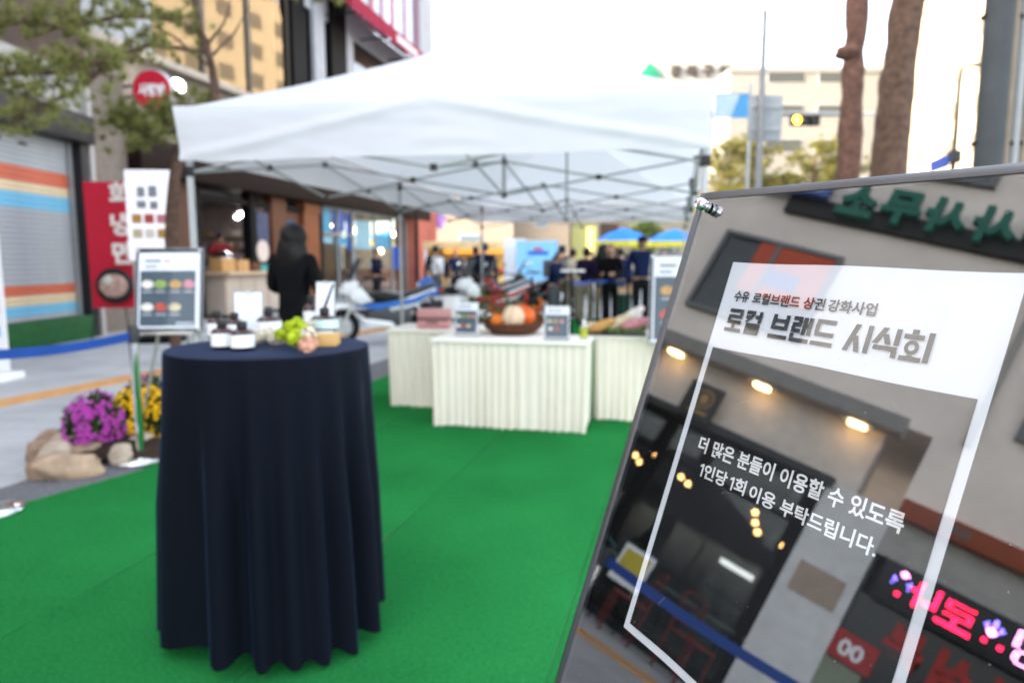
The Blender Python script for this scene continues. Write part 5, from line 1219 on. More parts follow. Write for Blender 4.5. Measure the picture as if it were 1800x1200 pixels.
# ------------------------------------------------------------------ people
def person(label, p, rz, h=1.7, jacket=None, trousers=None, hair='short', hairmat=None, arms='down', cap=None, coat=0., shoes=None, group='passers-by', pack=None, floor=0., lean=0.):
    """local frame: faces -Y"""
    t = thing('person', label, 'person', (p[0], p[1], floor), rz, group); k = h / 1.7
    rn = random.Random(hash(label) % 9999)
    jm = jacket or col('black jacket', (.015, .015, .018)); tm_ = trousers or col('dark trousers', (.02, .02, .025)); sm = shoes or col('dark shoes', (.02, .02, .02))
    lg = []; step = .07
    def S(v_): 
        x, y_, z_ = v_; y_ -= lean * max(0, z_ - .95); return (x * k, y_ * k, z_ * k)
    A = {'down': (((.25, .03, 1.12), (.27, -.03, .86)),) * 2, 'front': (((.25, .0, 1.13), (.13, -.24, 1.12)),) * 2, 'phone': (((.25, .03, 1.12), (.27, -.03, .86)), ((.25, -.03, 1.13), (.12, -.22, 1.3))),
         'reach': (((.26, -.1, 1.2), (.22, -.42, 1.12)), ((.26, -.08, 1.18), (.2, -.4, 1.08)))}[arms]
    hipL, hipR = (-.095, 0, .9), (.095, 0, .9)
    legs = [((-.1, -.02, .49), (-.105, .03, .09)), ((.1, .03, .49), (.105, .07 * 0 + .02, .09))]
    # body (skin): continuous figure
    pts = [(0, 0, .97), (0, .01, 1.18), (0, .015, 1.37), (0, .0, 1.48), (0, -.015, 1.55)]; ed = [(0, 1), (1, 2), (2, 3), (3, 4)]; rd_ = [(.125, .09), (.115, .085), (.13, .085), (.05, .05), (.052, .055)]
    for s_, (el, wr) in ((-1, A[0]), (1, A[1])):
        i = len(pts); wr_ = V((s_ * wr[0], wr[1], wr[2])); el_ = V((s_ * el[0], el[1], el[2])); dr_ = (wr_ - el_).normalized(); pts += [(s_ * .175, .01, 1.4), tuple(el_), tuple(wr_), tuple(wr_ + dr_ * .08)]; ed += [(2, i), (i, i + 1), (i + 1, i + 2), (i + 2, i + 3)]; rd_ += [.05, .04, .026, (.038, .02)]
    for s_, hp, (kn, an) in ((-1, hipL, legs[0]), (1, hipR, legs[1])):
        i = len(pts); pts += [hp, kn, an, (an[0], an[1] - .1, .04)]; ed += [(0, i), (i, i + 1), (i + 1, i + 2), (i + 2, i + 3)]; rd_ += [.075, .055, .038, .035]
    vs_, fs_ = skin([S(q) for q in pts], ed, [((r_[0] * k, r_[1] * k) if isinstance(r_, tuple) else r_ * k) for r_ in rd_])
    mb = MB().add(vs_, fs_)
    hc = V(S((0, -.03, 1.59)))
    def face(d):
        f_ = 1.0
        if d.z < -.3: f_ -= .18 * (-d.z - .3) * (1.4 if abs(d.x) > .2 else .5)
        f_ += .13 * math.exp(-((d.x / .13) ** 2 + ((d.z + .12) / .17) ** 2)) * (1 if d.y < 0 else 0)
        f_ -= .05 * math.exp(-(((abs(d.x) - .34) / .15) ** 2 + ((d.z - .08) / .12) ** 2)) * (1 if d.y < 0 else 0)
        return f_
    mb.ball(hc, (.077 * k, .096 * k, .118 * k), 20, 16, face)
    for s_ in (-1, 1):
        mb.ball(hc + V((s_ * .078 * k, .008 * k, -.005 * k)), (.012 * k, .02 * k, .03 * k), 8, 6)
        # hand: five fingers
        i = 5 if s_ < 0 else 9
        wr_ = V(S(pts[i + 2])); hd = V(S(pts[i + 3])); dr_ = (hd - wr_).normalized(); sd = dr_.cross(V((0, -1, .3))).normalized()
        for f_ in range(4): o_ = hd + sd * ((f_ - 1.5) * .018 * k); l_ = (.07, .078, .072, .056)[f_] * k; mb.tube([o_ - dr_ * .015, o_ + dr_ * l_ * .5, o_ + dr_ * l_ + V((0, -.01, -.012)) * k], [.0095 * k, .0085 * k, .006 * k], 6)
        o_ = wr_ + dr_ * .03 * k + sd * .03 * k * -s_; mb.tube([o_, o_ + (sd * -s_ * .6 + dr_) * .045 * k, o_ + (sd * -s_ * .3 + dr_) * .075 * k], [.011 * k, .0095 * k, .007 * k], 6)
    b_ = mb.build('body', skinm, t, smooth=True)
    for s_ in (-1, 1): MB().ball(hc + V((s_ * .03, -.088, .012)) * 1 * k if False else hc + V((s_ * .03 * k, -.083 * k, .012 * k)), (.012 * k, .008 * k, .007 * k), 8, 6).build('eye', black, b_)
    MB().ball(hc + V((0, -.085 * k, -.06 * k)), (.024 * k, .008 * k, .006 * k), 8, 6).build('mouth', mat('lip', (.35, .12, .1), .5), b_)
    # jacket
    low = .93 - coat
    pts2 = [(0, .0, low + .04), (0, .0, 1.0), (0, .01, 1.18), (0, .015, 1.36), (0, .005, 1.46)]; ed2 = [(0, 1), (1, 2), (2, 3), (3, 4)]; rd2 = [(.185 + coat * .1, .145), (.17, .13), (.16, .12), (.175, .115), (.075, .075)]
    for s_, (el, wr) in ((-1, A[0]), (1, A[1])):
        i = len(pts2); pts2 += [(s_ * .185, .01, 1.395), (s_ * el[0], el[1], el[2]), (s_ * wr[0], wr[1], wr[2])]; ed2 += [(3, i), (i, i + 1), (i + 1, i + 2)]; rd2 += [.076, .062, .05]
    vs_, fs_ = skin([S(q) for q in pts2], ed2, [((r_[0] * k, r_[1] * k) if isinstance(r_, tuple) else r_ * k) for r_ in rd2]); MB().add(vs_, fs_).build('jacket', jm, t, smooth=True)
    pts3 = [(0, 0, .99), (0, 0, .92)]; ed3 = [(0, 1)]; rd3 = [(.145, .11), (.15, .115)]
    for s_, hp, (kn, an) in ((-1, hipL, legs[0]), (1, hipR, legs[1])):
        i = len(pts3); pts3 += [(hp[0], hp[1], .84), kn, (an[0], an[1], .07)]; ed3 += [(1, i), (i, i + 1), (i + 1, i + 2)]; rd3 += [.095, .078, .07]
    vs_, fs_ = skin([S(q) for q in pts3], ed3, [((r_[0] * k, r_[1] * k) if isinstance(r_, tuple) else r_ * k) for r_ in rd3]); MB().add(vs_, fs_).build('trousers', tm_, t, smooth=True)
    for s_, (kn, an) in ((-1, legs[0]), (1, legs[1])): MB().prism([(.07, 0), (.09, .05), (.05, .1), (-.03, .095), (-.12, .055), (-.19, .04), (-.2, 0)], -.045, .045, f=lambda x, z_, y_, an=an: S((an[0] + y_, an[1] + x, z_))).build('shoe', sm, t, bevel=.012 * k)
    hm = hairmat or hairm
    if cap:
        MB().ball(hc + V((0, .005, .045)) * k, (.093 * k, .108 * k, .085 * k), 18, 10, lambda d: 1 if d.z > -.1 else .9).build('cap', cap, t, smooth=True)
        MB().ball(hc + V((0, -.12, .03)) * k, (.065 * k, .06 * k, .01 * k), 14, 6).build('cap_brim', cap, t, smooth=True)
        MB().ball(hc + V((0, .035, -.01)) * k, (.084 * k, .08 * k, .085 * k), 14, 8).build('hair', hm, t, smooth=True)
    elif hair == 'short':
        MB().ball(hc + V((0, .018, .03)) * k, (.089 * k, .1 * k, .108 * k), 18, 12, lambda d: (1 + .06 * noise.noise(d * 6)) if not (d.y < -.25 and d.z < .35) else .8).build('hair', hm, t, smooth=True)
    elif hair == 'long':
        mb = MB().ball(hc + V((0, .018, .025)) * k, (.125 * k, .125 * k, .13 * k), 20, 12, lambda d: (1 + .05 * noise.noise(d * 6)) if not (d.y < -.35 and d.z < .3) else .78)
        mb.ball(hc + V((0, .05, -.13)) * k, (.155 * k, .1 * k, .2 * k), 20, 12, lambda d: 1 + .12 * noise.noise(V((d.x * 7, d.y * 7, d.z * 1.5)))); mb.build('hair', hm, t, smooth=True)
    if pack: MB().bb(-.15 * k, .15 * k, .12 * k, .27 * k, 1.0 * k, 1.42 * k).build('backpack', pack, t, bevel=.04 * k)
    return t
navyj = col('navy jacket', (.018, .035, .11)); navy2 = col('deep navy jacket', (.012, .018, .045)); purp = col('plum jacket', (.035, .018, .06)); crj = col('cream jacket', (.62, .56, .45)); bei = col('beige trousers', (.42, .37, .3)); gry = col('grey trousers', (.16, .17, .19)); blk = col('black jacket', (.015, .015, .018)); redc = mat('red check shirt', (.32, .02, .03), .7, var=.55, scale=22)
def stand(px, Yd): q = AY(px, 458, Yd); return (q.x, q.y)
person('woman with long black hair in a black coat seen from behind under the tent', stand(516, 6.15), rad(165), 1.63, blk, None, 'long', coat=.42, arms='front', floor=.013)
q = F2.o + F2.e * F2.sx(385, .9) + F2.n * .9
person('kiosk worker in red checked shirt and navy cap behind the counter', (q.x, q.y), rad(35), 1.68, redc, None, cap=col('navy cap', (.02, .03, .09)), arms='reach', floor=.35)
F2.box('kiosk_platform', mat('kiosk platform', (.15, .12, .1), .7), F2.sx(355, .1), F2.sx(438, .1), .12, 1.9, .051, .35)
person('person in dark jacket and pale cap walking by the glazed shop', stand(662, 19.5), rad(70), 1.66, navy2, None, 'short', arms='front', pack=None)
person('person in black with a white bag by the brick pillar', stand(766, 17.5), rad(200), 1.72, blk, gry, arms='down', pack=col('white bag', (.75, .75, .75)))
person('person in black jacket standing behind the motorcycles', stand(836, 17), rad(150), 1.68, blk, None)
person('broad person in navy jacket turned away beside the food stall', stand(852, 16), rad(185), 1.74, navy2, None)
person('person in blue jacket bending towards the light blue banner', stand(972, 14.5), rad(60), 1.52, navyj, gry, arms='reach', lean=.22)
person('tall person in grey navy jacket right behind the bending one', stand(988, 15.6), rad(175), 1.68, navy2, gry)
person('person in cream jacket facing away by the belt barrier', stand(1007, 15.2), rad(180), 1.6, crj, bei)
person('person in plum jacket and beige trousers holding a phone', stand(1031, 14.0), rad(140), 1.6, purp, bei, arms='phone')
person('person in black jacket with hands raised in front', stand(1073, 13.8), rad(-20), 1.66, blk, None, arms='front')
person('dark haired person half hidden behind the raised hands', stand(1060, 14.8), rad(160), 1.68, blk, col('khaki trousers', (.3, .26, .2)), 'long')
person('person in slate jacket beside the dark green bin', stand(1091, 15.6), rad(190), 1.62, navyj, gry)
person('tall man in navy jacket and dark cap near the menu board', stand(1128, 13.2), rad(10), 1.8, navyj, None, cap=col('black cap', (.015, .016, .03)), arms='down')
for k, (px, Yd, m_, hh) in enumerate(((1100, 26, crj, 1.6), (1112, 27, col('white jacket', (.75, .73, .72)), 1.62), (1080, 25, col('pink jacket', (.6, .4, .42)), 1.6), (1170, 24, gry, 1.7), (1185, 25.5, purp, 1.65), (800, 24, navyj, 1.68), (1040, 24, gry, 1.66))):
    person(('distant shopper in cream jacket below the blue parasol', 'distant shopper in white jacket next to the round tree', 'distant shopper in pink jacket behind the crowd', 'distant shopper in grey jacket beyond the menu board', 'distant shopper in plum jacket beyond the menu board', 'distant shopper in blue behind the parked motorcycles', 'distant shopper in grey jacket behind the plum jacket')[k], stand(px, Yd), rad(180 + 40 * k), hh, m_, bei)

# ------------------------------------------------------------------ motorcycles
def moto(label, p, rz, body, accent, seat, screen=True, box=None, group='parked motorcycles'):
    """x forward, wheelbase 1.4"""
    t = thing('motorcycle', label, 'motorcycle', p, rz, group)
    def wheel(x, R_w, nm):
        w = MB().torus((x, 0, R_w), R_w - .06, .06, 'Y', 30, 10).build(nm, rubber, t, smooth=True)
        MB().torus((x, 0, R_w), R_w - .11, .022, 'Y', 26, 8).build('rim', gsteel, w, smooth=True)
        mb = MB().lathe([(.05, -.05), (.05, .05)], 12, (x, 0, R_w), 'Y')
        for i in range(6): an = i * math.pi / 3; mb.bar((x, 0, R_w), (x + math.cos(an) * (R_w - .12), 0, R_w + math.sin(an) * (R_w - .12)), .03)
        mb.build('hub_spokes', gsteel, w); MB().lathe([(.11, .055), (.11, .06)], 20, (x, 0, R_w), 'Y').build('brake_disc', steel, w)
    wheel(.72, .29, 'front_wheel'); wheel(-.72, .29, 'rear_wheel')
    for s_ in (-1, 1):
        MB().tube([(.72, s_ * .085, .29), (.5, s_ * .085, .88)], .024, 8).build('fork', steel, t, smooth=True)
        MB().prism([(.62, .76), (.57, .9), (.44, .94), (.26, .72), (.44, .64)], s_ * .1, s_ * .15).build('side_fairing', body, t, bevel=.02)
        MB().prism([(.5, .44), (.34, .3), (-.15, .26), (-.05, .36), (.3, .42)], s_ * .12, s_ * .18).build('belly_panel', body, t, bevel=.015)
        MB().prism([(.52, .54), (.2, .56), (-.02, .5), (.0, .42), (.3, .44)], s_ * .1, s_ * .14).build('inner_panel', black, t, bevel=.01)
        MB().prism([(.0, .58), (-.05, .5), (-.5, .6), (-.86, .84), (-.82, .9), (-.4, .78)], s_ * .09, s_ * .15).build('tail_panel', body, t, bevel=.02)
        MB().prism([(.5, .62), (.2, .56), (-.5, .66), (-.8, .82), (-.78, .86), (-.4, .73), (.2, .66)], s_ * .171, s_ * .19).build('stripe', accent, t, bevel=.006)
        MB().tube([(.4, s_ * .05, 1.02), (.3, s_ * .3, 1.08), (.22, s_ * .36, 1.06)], .014, 8).build('handlebar', black, t)
        MB().tube([(.22, s_ * .36, 1.06), (.1, s_ * .38, 1.05)], .02, 8).build('grip', rubber, t)
        m_ = MB().tube([(.32, s_ * .28, 1.08), (.36, s_ * .36, 1.24)], .007, 6).build('mirror_arm', black, t); MB().ball((.36, s_ * .38, 1.27), (.02, .07, .045), 12, 8).build('mirror', chrome, m_, smooth=True)
        MB().tube([(-.72, s_ * .1, .29), (-.45, s_ * .14, .7)], .02, 8).build('shock', steel, t)
    MB().prism([(.88, .5), (.98, .6), (.8, .68), (.6, .66), (.48, .56), (.62, .6), (.8, .58)], -.07, .07).build('front_fender', body, t, bevel=.015)
    MB().prism([(.72, .82), (.69, .98), (.54, 1.05), (.44, 1.0), (.54, .78)], -.1, .1).build('nose', body, t, bevel=.03)
    MB().ball((.735, 0, .86), (.03, .09, .06), 14, 8).build('headlight', mat('headlight lens', (.7, .7, .72), .1, coat=1), t, smooth=True)
    if screen: MB().prism([(.62, 1.04), (.42, 1.38), (.4, 1.37), (.58, 1.03)], -.13, .13).build('windscreen', mat('smoked screen', (.1, .11, .12), .1, trans=.3), t, bevel=.006)
    MB().prism([(.3, .8), (.1, .86), (-.2, .8), (-.5, .86), (-.86, .97), (-.84, .9), (-.5, .76), (.1, .66)], -.15, .15).build('seat', seat, t, bevel=.035)
    MB().prism([(.3, .3), (.34, .55), (.0, .6), (-.4, .58), (-.42, .32), (-.1, .24)], -.15, .15).build('engine', mat('engine grey', (.07, .07, .075), .4, .5), t, bevel=.03)
    MB().tube([(.1, -.16, .28), (-.5, -.19, .3), (-.95, -.2, .42)], [.03, .05, .055], 12).build('exhaust', steel, t, smooth=True)
    MB().box((-.98, 0, .84), (.05, .16, .06)).build('tail_light', mat('tail red', (.4, .01, .01), .3), t, bevel=.01)
    MB().prism([(-.5, .55), (-.72, .66), (-1.0, .55), (-1.02, .5), (-.72, .6), (-.5, .5)], -.08, .08).build('rear_fender', black, t, bevel=.01)
    MB().tube([(-.05, .12, .3), (-.1, .25, .02)], .012, 6).build('side_stand', steel, t)
    if box: MB().bb(-1.15, -.72, -.2, .2, .98, 1.36).build('top_box', box, t, bevel=.04)
    return t
mw = mat('white bike paint', (.78, .79, .8), .25, coat=.6, var=.03); mbk = mat('black bike paint', (.015, .015, .017), .25, coat=.6); mbl = mat('blue bike accent', (.06, .2, .55), .3); mor = mat('orange bike accent', (.6, .16, .02), .35); mre = mat('red bike paint', (.4, .02, .02), .3, coat=.5)
fw, rw = V((-2.72, 10.85, .004)), V((-1.45, 11.55, .004)); d_ = fw - rw
moto('white motorcycle with blue side stripe parked beside the tent leg', (fw + rw) / 2, math.atan2(d_.y, d_.x), mw, mbl, black)
moto('black motorcycle with orange accents behind the white one', (*stand(845, 15.2), .004), rad(160), mbk, mor, black, box=None)
moto('blue and white motorcycle parked nose to the brick pillar', (*stand(800, 13.6), .004), rad(190), mbl, mw, black)
moto('black delivery motorcycle with a grey top box near the white banner', (*stand(905, 14.6), .004), rad(200), mbk, mbk, black, box=col('grey top box', (.25, .25, .25)))
moto('white motorcycle with red accents behind the autumn basket', (*stand(862, 13.2), .004), rad(215), mw, mre, black)
moto('dark motorcycle standing in front of the plum jacket', (*stand(955, 16.5), .004), rad(170), mbk, mre, black)

# ------------------------------------------------------------------ banners, stall, parasols, bin
def xbanner(name, label, Pbase, w, h, z0, m_, rz, deco=None, lean=.05):
    t = thing(name, label, 'banner', Pbase, rz)
    MB().box((0, 0, z0 + h / 2), (w, .008, h), rx=-lean).build('sheet', m_, t)
    for s_ in (-1, 1): MB().tube([(-s_ * w * .45, .06, z0 + .02), (s_ * w * .45, .05 , z0 + h - .03)], .008, 6).build('cross_pole', darkm, t)
    MB().tube([(0, .06, z0 + h * .5), (0, .45, .01)], .01, 6).build('rear_leg', darkm, t); 
    for s_ in (-1, 1): MB().tube([(-s_ * w * .45, .06, z0 + .02), (-s_ * w * .5, -.1, .01)], .01, 6).build('front_leg', darkm, t)
    if deco: deco(t)
    return t
q = AY(196, 410, 11.6); pq = (q.x, q.y, 0)
def deco_red(t):
    for k, (ch, zz) in enumerate((('회', 2.02), ('냉', 1.52), ('면', 1.05))): letter(t, ch, (.02 - .0, -.06 + .05 * (.8 - k * .5) * .2, zz + .24), X, Z, -Y, .3, .38, mat('cream letters', (.8, .72, .68), .5), .05)
    bw = MB().lathe([(.1, -.05), (.24, -.05), (.29, -.04), (.3, -.02)], 28, (.03, -.07, .93), 'Y'); bw.build('bowl_rim', mat('black bowl', (.02, .02, .022), .4), t, smooth=True)
    MB().ball((.03, -.12, .93), (.23, .03, .2), 20, 10).build('noodle_print', mat('noodle print', (.5, .33, .28), .6, var=.6, scale=14), t, smooth=True)
    MB().ball((-.05, -.14, 1.02), (.08, .03, .08), 14, 8).build('garnish_print', mat('garnish', (.55, .58, .5), .6), t, smooth=True)
xbanner('food_banner', 'crimson noodle banner with white vertical lettering and a bowl picture', pq, .78, 2.1, .55, red, .1, deco_red, lean=-.02)
q = AY(266, 375, 11.3); lb = thing('lightbox_sign', 'white upright lightbox menu sign with small pictures beside the crimson banner', 'sign', (q.x, q.y, 0), .12)
MB().bb(-.36, .36, -.06, .06, 1.35, 2.8).build('lightbox', mat('lightbox white', (.85, .83, .88), emit=.05, ecol=(.95, .9, 1)), lb, bevel=.015)
for s_ in (-1, 1): MB().bb(s_ * .3 - .025, s_ * .3 + .025, -.03, .03, .1, 1.35).build('leg', steel, lb)
MB().bb(-.38, .38, -.25, .25, 0.004, .1).build('base', darkm, lb, bevel=.01)
for k, (x, zz, w, h_) in enumerate(((-.12, 2.45, .12, .16), (.06, 2.46, .13, .18), (-.12, 2.25, .14, .12), (.07, 2.24, .12, .13))): MB().bb(x - w / 2, x + w / 2, -.066, -.0605, zz - h_ / 2, zz + h_ / 2).build('printed_mark', greyprint, lb)
for k in range(6): MB().bb(-.28 + (k % 3) * .19, -.13 + (k % 3) * .19, -.066, -.0605, 1.95 - .24 * (k // 3), 2.1 - .24 * (k // 3)).build('food_picture', foodc[(2, 1, 3, 0, 5, 2)[k]], lb)
q = AY(2, 510, 7.6); ws = thing('standing_banner', 'tall white standing banner with red and blue marks by the shutter', 'banner', (q.x - .4, q.y, 0), .0)
MB().bb(-.4, .42, -.01, .01, .12, 1.66).build('sheet', white, ws); MB().bb(-.45, .45, -.2, .2, 0.004, .09).build('base', white, ws, bevel=.02); MB().tube([(0, .02, .09), (0, .02, 1.66)], .012, 6).build('pole', alu, ws)
for k, (zz, m_) in enumerate(((1.4, pm[0]), (1.1, red), (.75, red), (.5, pm[0]))): MB().bb(.25, .36, -.016, -.0105, zz, zz + .12).build('printed_mark', m_, ws)
# rear banners and stall
q = stand(944, 18.5)
bn = thing('event_banner', 'light blue event backdrop banner behind the people', 'banner', (q[0], q[1], 0))
MB().bb(-.55, .55, -.01, .01, .8, 1.88).build('sheet', mat('pale blue print', (.3, .6, .85), .6, var=.08), bn)
for s_ in (-1, 1): MB().bb(s_ * .57 - .02, s_ * .57 + .02, -.03, .03, 0, 1.9).build('pole', alu, bn)
MB().bb(-.57, .57, -.015, .015, 1.86, 1.9).build('top_rail', alu, bn)
MB().bb(-.25, .3, -.016, -.0105, 1.5, 1.6).build('printed_line', mat('poster cobalt', (.03, .15, .6)), bn); MB().bb(-.1, .15, -.016, -.0105, 1.62, 1.69).build('printed_line', red, bn); MB().bb(-.5, .5, -.012, .012, .3, .79).build('lower_sheet', mat('pale pink print', (.75, .68, .75), .6), bn)
q = stand(905, 19.0)
bn = thing('roll_up_banner', 'plain white roll up banner next to the light blue backdrop', 'banner', (q[0], q[1], 0))
MB().bb(-.3, .3, -.008, .008, .08, 1.95).build('sheet', white, bn); MB().bb(-.34, .34, -.1, .1, 0.004, .08).build('base', alu, bn, bevel=.02); MB().tube([(0, .02, .08), (0, .02, 1.95)], .01, 6).build('pole', alu, bn)
q = stand(822, 25)
stl = thing('food_stall', 'wide yellow food stall with faintly glowing orange trim and goods', 'stall', (q[0], q[1], 0))
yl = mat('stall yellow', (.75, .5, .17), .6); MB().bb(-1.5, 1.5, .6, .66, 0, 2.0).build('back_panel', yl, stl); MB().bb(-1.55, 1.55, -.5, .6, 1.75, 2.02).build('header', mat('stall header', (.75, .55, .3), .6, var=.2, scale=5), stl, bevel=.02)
MB().bb(-1.5, 1.5, -.4, .2, .0, .85).build('counter', yl, stl, bevel=.01); MB().bb(-.8, 1.3, -.52, -.501, 1.6, 1.74).build('orange_trim', mat('orange trim', (.75, .25, .03), emit=.12, ecol=(1, .4, .05)), stl)  # trim strip given a faint glow of its own, no lamp in it
for s_ in (-1, 1): MB().bb(s_ * 1.47 - .04, s_ * 1.47 + .04, -.45, -.37, .85, 1.75).build('post', white, stl)
for k in range(8): MB().ball((-1.25 + k * .35, -.1, .97), (.13, .12, .12), 10, 8).build('goods', foodc[k % 6], stl, smooth=True)
def parasol(label, px, Yd, r, h):
    q = stand(px, Yd); t = thing('market_parasol', label, 'parasol', (q[0], q[1], 0), 0, 'blue market parasols')
    MB().lathe([(r, h - .55), (r * .55, h - .22), (.05, h)], 8, caps=False).build('canopy', fabric('blue parasol cloth', (.06, .3, .8), .3), t); MB().lathe([(r * 1.0, h - .78), (r, h - .55)], 8, caps=False).build('valance', fabric('yellow parasol trim', (.75, .65, .1), .3), t)
    MB().tube([(0, 0, 0), (0, 0, h)], .03, 8).build('pole', alu, t); MB().lathe([(.3, 0), (.28, .06), (.05, .1)], 14).build('base', gsteel, t)
parasol('blue and yellow parasol above the white jacket shopper', 1096, 30, 1.25, 2.75); parasol('blue and yellow parasol rising behind the propped menu board', 1185, 31, 1.3, 2.75); parasol('blue parasol seen through the glazed shop corner', 690, 40, 1.6, 3.1)
b = G(1092, 562); bi = thing('litter_bin', 'dark green litter bin with a cardboard carton on top', 'bin', (b.x, b.y, .004))
MB().lathe([(.2, 0), (.24, .55), (.25, .58)], 20).build('bin_body', mat('dark green bin', (.02, .06, .05), .5), bi, smooth=True); MB().torus((0, 0, .58), .25, .014, 'Z', 24, 6).build('rim', mat('dark green bin', (.02, .06, .05)), bi, smooth=True)
cb = thing('cardboard_carton', 'open cardboard carton resting on the dark green bin', 'box', (b.x, b.y, .6), .2)
for (x0, x1, y0, y1, z0, z1) in ((-.2, .2, -.15, -.142, 0, .14), (-.2, .2, .142, .15, 0, .14), (-.2, -.192, -.142, .142, 0, .14), (.192, .2, -.142, .142, 0, .14), (-.192, .192, -.142, .142, 0, .01)): MB().bb(x0, x1, y0, y1, z0, z1).build('panel', mat('cardboard', (.5, .34, .22), .8), cb)
# black barrier posts with belts behind the tables
bps = [(1005, 11.9), (1042, 12.9), (1072, 13.2), (935, 12.4), (1105, 12.6)]; bpos = []
for k, (px, Yd) in enumerate(bps):
    q = stand(px, Yd); bpos.append((q[0], q[1], 0)); t = thing('barrier_post', ('black barrier post with a steel sign plate on top', 'black barrier post in front of the plum jacket', 'black barrier post beside the dark green bin', 'black barrier post behind the pumpkin basket', 'black barrier post by the tall man in navy')[k], 'stanchion', (q[0], q[1], .016), 0, 'black barrier posts')
    MB().lathe([(.16, 0), (.15, .02), (.03, .04)], 20).build('base', darkm, t); MB().tube([(0, 0, .03), (0, 0, 1.0 if k else 1.15)], .024, 10).build('post', darkm, t)
    if k == 0: MB().box((.02, 0, 1.16), (.42, .03, .04)).build('sign_plate', alu, t)
    else: MB().lathe([(.03, .95), (.03, 1.02), (.02, 1.04)], 12).build('belt_head', darkm, t)
belt(bpos[0], bpos[1], 'blue belt between the plated post and its neighbour', z_=.97); belt(bpos[1], bpos[2], 'blue belt in front of the plum and black jackets', z_=.97); belt(bpos[2], bpos[4], 'blue belt reaching the tall man in navy', z_=.97)

# ------------------------------------------------------------------ poles, signal, lamps, big steel pole
q = AY(1327, 458, 16); sp_ = thing('signal_pole', 'slender grey steel pole with the back of a grey traffic board', 'pole', (q.x, q.y, 0))
MB().tube([(0, 0, 0), (.0, 0, 6.9)], [.085, .06], 12).build('pole', mat('galvanised', (.2, .205, .21), .6), sp_, smooth=True)
bz0, bz1 = AY(1345, 246, 16).z, AY(1345, 166, 16).z; bx0, bx1 = AY(1318, 200, 16).x - q.x, AY(1378, 200, 16).x - q.x
MB().bb(bx0, bx1, .1, .13, bz0, bz1).build('board_back', mat('board back grey', (.27, .285, .3), .6), sp_, bevel=.01)
for zz in (bz0 + .25, bz1 - .25): MB().bb(bx0 + .05, bx1 - .05, .06, .099, zz - .03, zz + .03).build('board_bracket', gsteel, sp_)
q = AY(1530, 458, 27); tl = thing('traffic_signal', 'horizontal traffic signal on a mast arm with the amber lamp lit', 'traffic light', (q.x, q.y, 0))
az = AY(1410, 203, 27).z; ax = AY(1250, 203, 27).x - q.x; tx0 = AY(1386, 210, 27).x - q.x; tx1 = AY(1438, 210, 27).x - q.x
MB().tube([(0, 0, 0), (0, 0, az + .6)], [.12, .09], 12).build('mast', gsteel, tl, smooth=True); MB().tube([(0, 0, az + .05), (ax, 0, az + .12)], [.06, .04], 10).build('mast_arm', gsteel, tl, smooth=True)
MB().bb(tx0, tx1, -.2, -.06, az - .42, az - .02).build('signal_housing', black, tl, bevel=.03)
for k, m_ in enumerate((mat('amber lit', (1, .6, .05), emit=4, ecol=(1, .5, .02)), mat('signal off', (.03, .03, .03), .3), mat('signal off', (.03, .03, .03)))):
    cx = tx0 + (tx1 - tx0) * (.2 + .3 * k); l_ = MB().lathe([(.14, -.22), (.15, -.2)], 20, (cx, 0, az - .22), 'Y').build('signal_lens', m_, tl); MB().lathe([(.165, -.34), (.165, -.2)], 16, (cx, 0, az - .22), 'Y', caps=False).build('visor', black, l_)
q = AY(1663, 458, 22); sl_ = thing('street_lamp', 'dark street lamp post with a short curved arm and small flags', 'street lamp', (q.x, q.y, 0)); zt = AY(1668, 118, 22).z
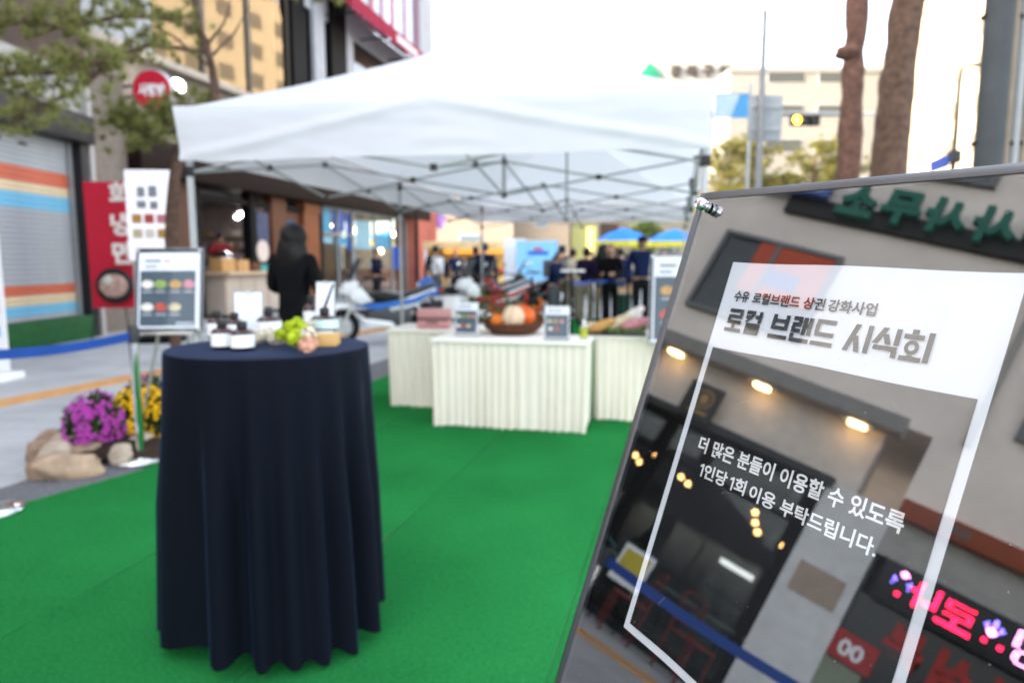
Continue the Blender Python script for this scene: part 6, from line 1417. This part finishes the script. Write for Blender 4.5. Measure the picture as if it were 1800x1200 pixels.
MB().tube([(0, 0, 0), (0, 0, zt - .5), (.05, 0, zt - .1), (.2, 0, zt + .05), (.35, 0, zt + .08)], [.09, .07, .06, .055, .05], 10).build('pole', mat('dark lamp paint', (.05, .055, .06), .7, spec=.1), sl_, smooth=True); MB().ball((.48, 0, zt + .06), (.2, .1, .06), 14, 8).build('lamp_head', mat('dark lamp paint', (.05, .055, .06)), sl_, smooth=True)
fz = AY(1640, 270, 22).z; MB().prism([(-.15, fz), (-.75, fz - .25), (-.7, fz - .6), (-.12, fz - .4)], -.01, .01).build('flag', mat('blue flag', (.06, .1, .3), .7), sl_); MB().bb(-.16, .18, -.12, .12, fz - .3, fz + .1).build('control_box', mat('dark lamp paint', (.05, .055, .06)), sl_, bevel=.02)
q = AY(1722, 458, 5.2); bpole = thing('utility_pole', 'big grey steel pole strapped with beige cable conduits', 'pole', (q.x, q.y, 0))
MB().tube([(0, 0, 0), (0, 0, 8.5)], [.098, .09], 20).build('pole', mat('dark grey steel', (.085, .09, .095), .7, spec=.1), bpole, smooth=True)
for k, (dx, r_, m_) in enumerate(((.135, .028, mat('beige conduit', (.28, .235, .19), .7, spec=.1)), (.205, .03, gsteel), (.275, .03, mat('beige conduit', (.42, .36, .3))), (.36, .045, darkm))): MB().tube([(dx, .02, 0), (dx, .02, 8)], r_, 10).build('conduit', m_, bpole, smooth=True)
for zz in (1.0, 2.2, 3.1, 4.6): MB().bb(-.1, .4, -.0, .06, zz, zz + .03).build('strap', darkm, bpole)
q = AY(1285, 186, 20.5); fb = thing('street_banner', 'blue and white street banner hung from a pole beside the tent corner', 'banner', (q.x, q.y, 0))
MB().bb(-.5, .5, -.01, .01, q.z - .35, q.z + .33).build('sheet', mat('banner pale', (.34, .42, .46), .6), fb); MB().prism([(.0, q.z - .35), (.5, q.z - .35), (.5, q.z + .33), (.25, q.z + .33)], -.018, -.011).build('blue_print', mat('banner blue', (.07, .24, .42), .6), fb); MB().tube([(.56, 0, 0), (.56, 0, q.z + .6)], .05, 8).build('pole', gsteel, fb); MB().bb(-.5, .56, -.02, .02, q.z + .33, q.z + .36).build('arm', gsteel, fb)
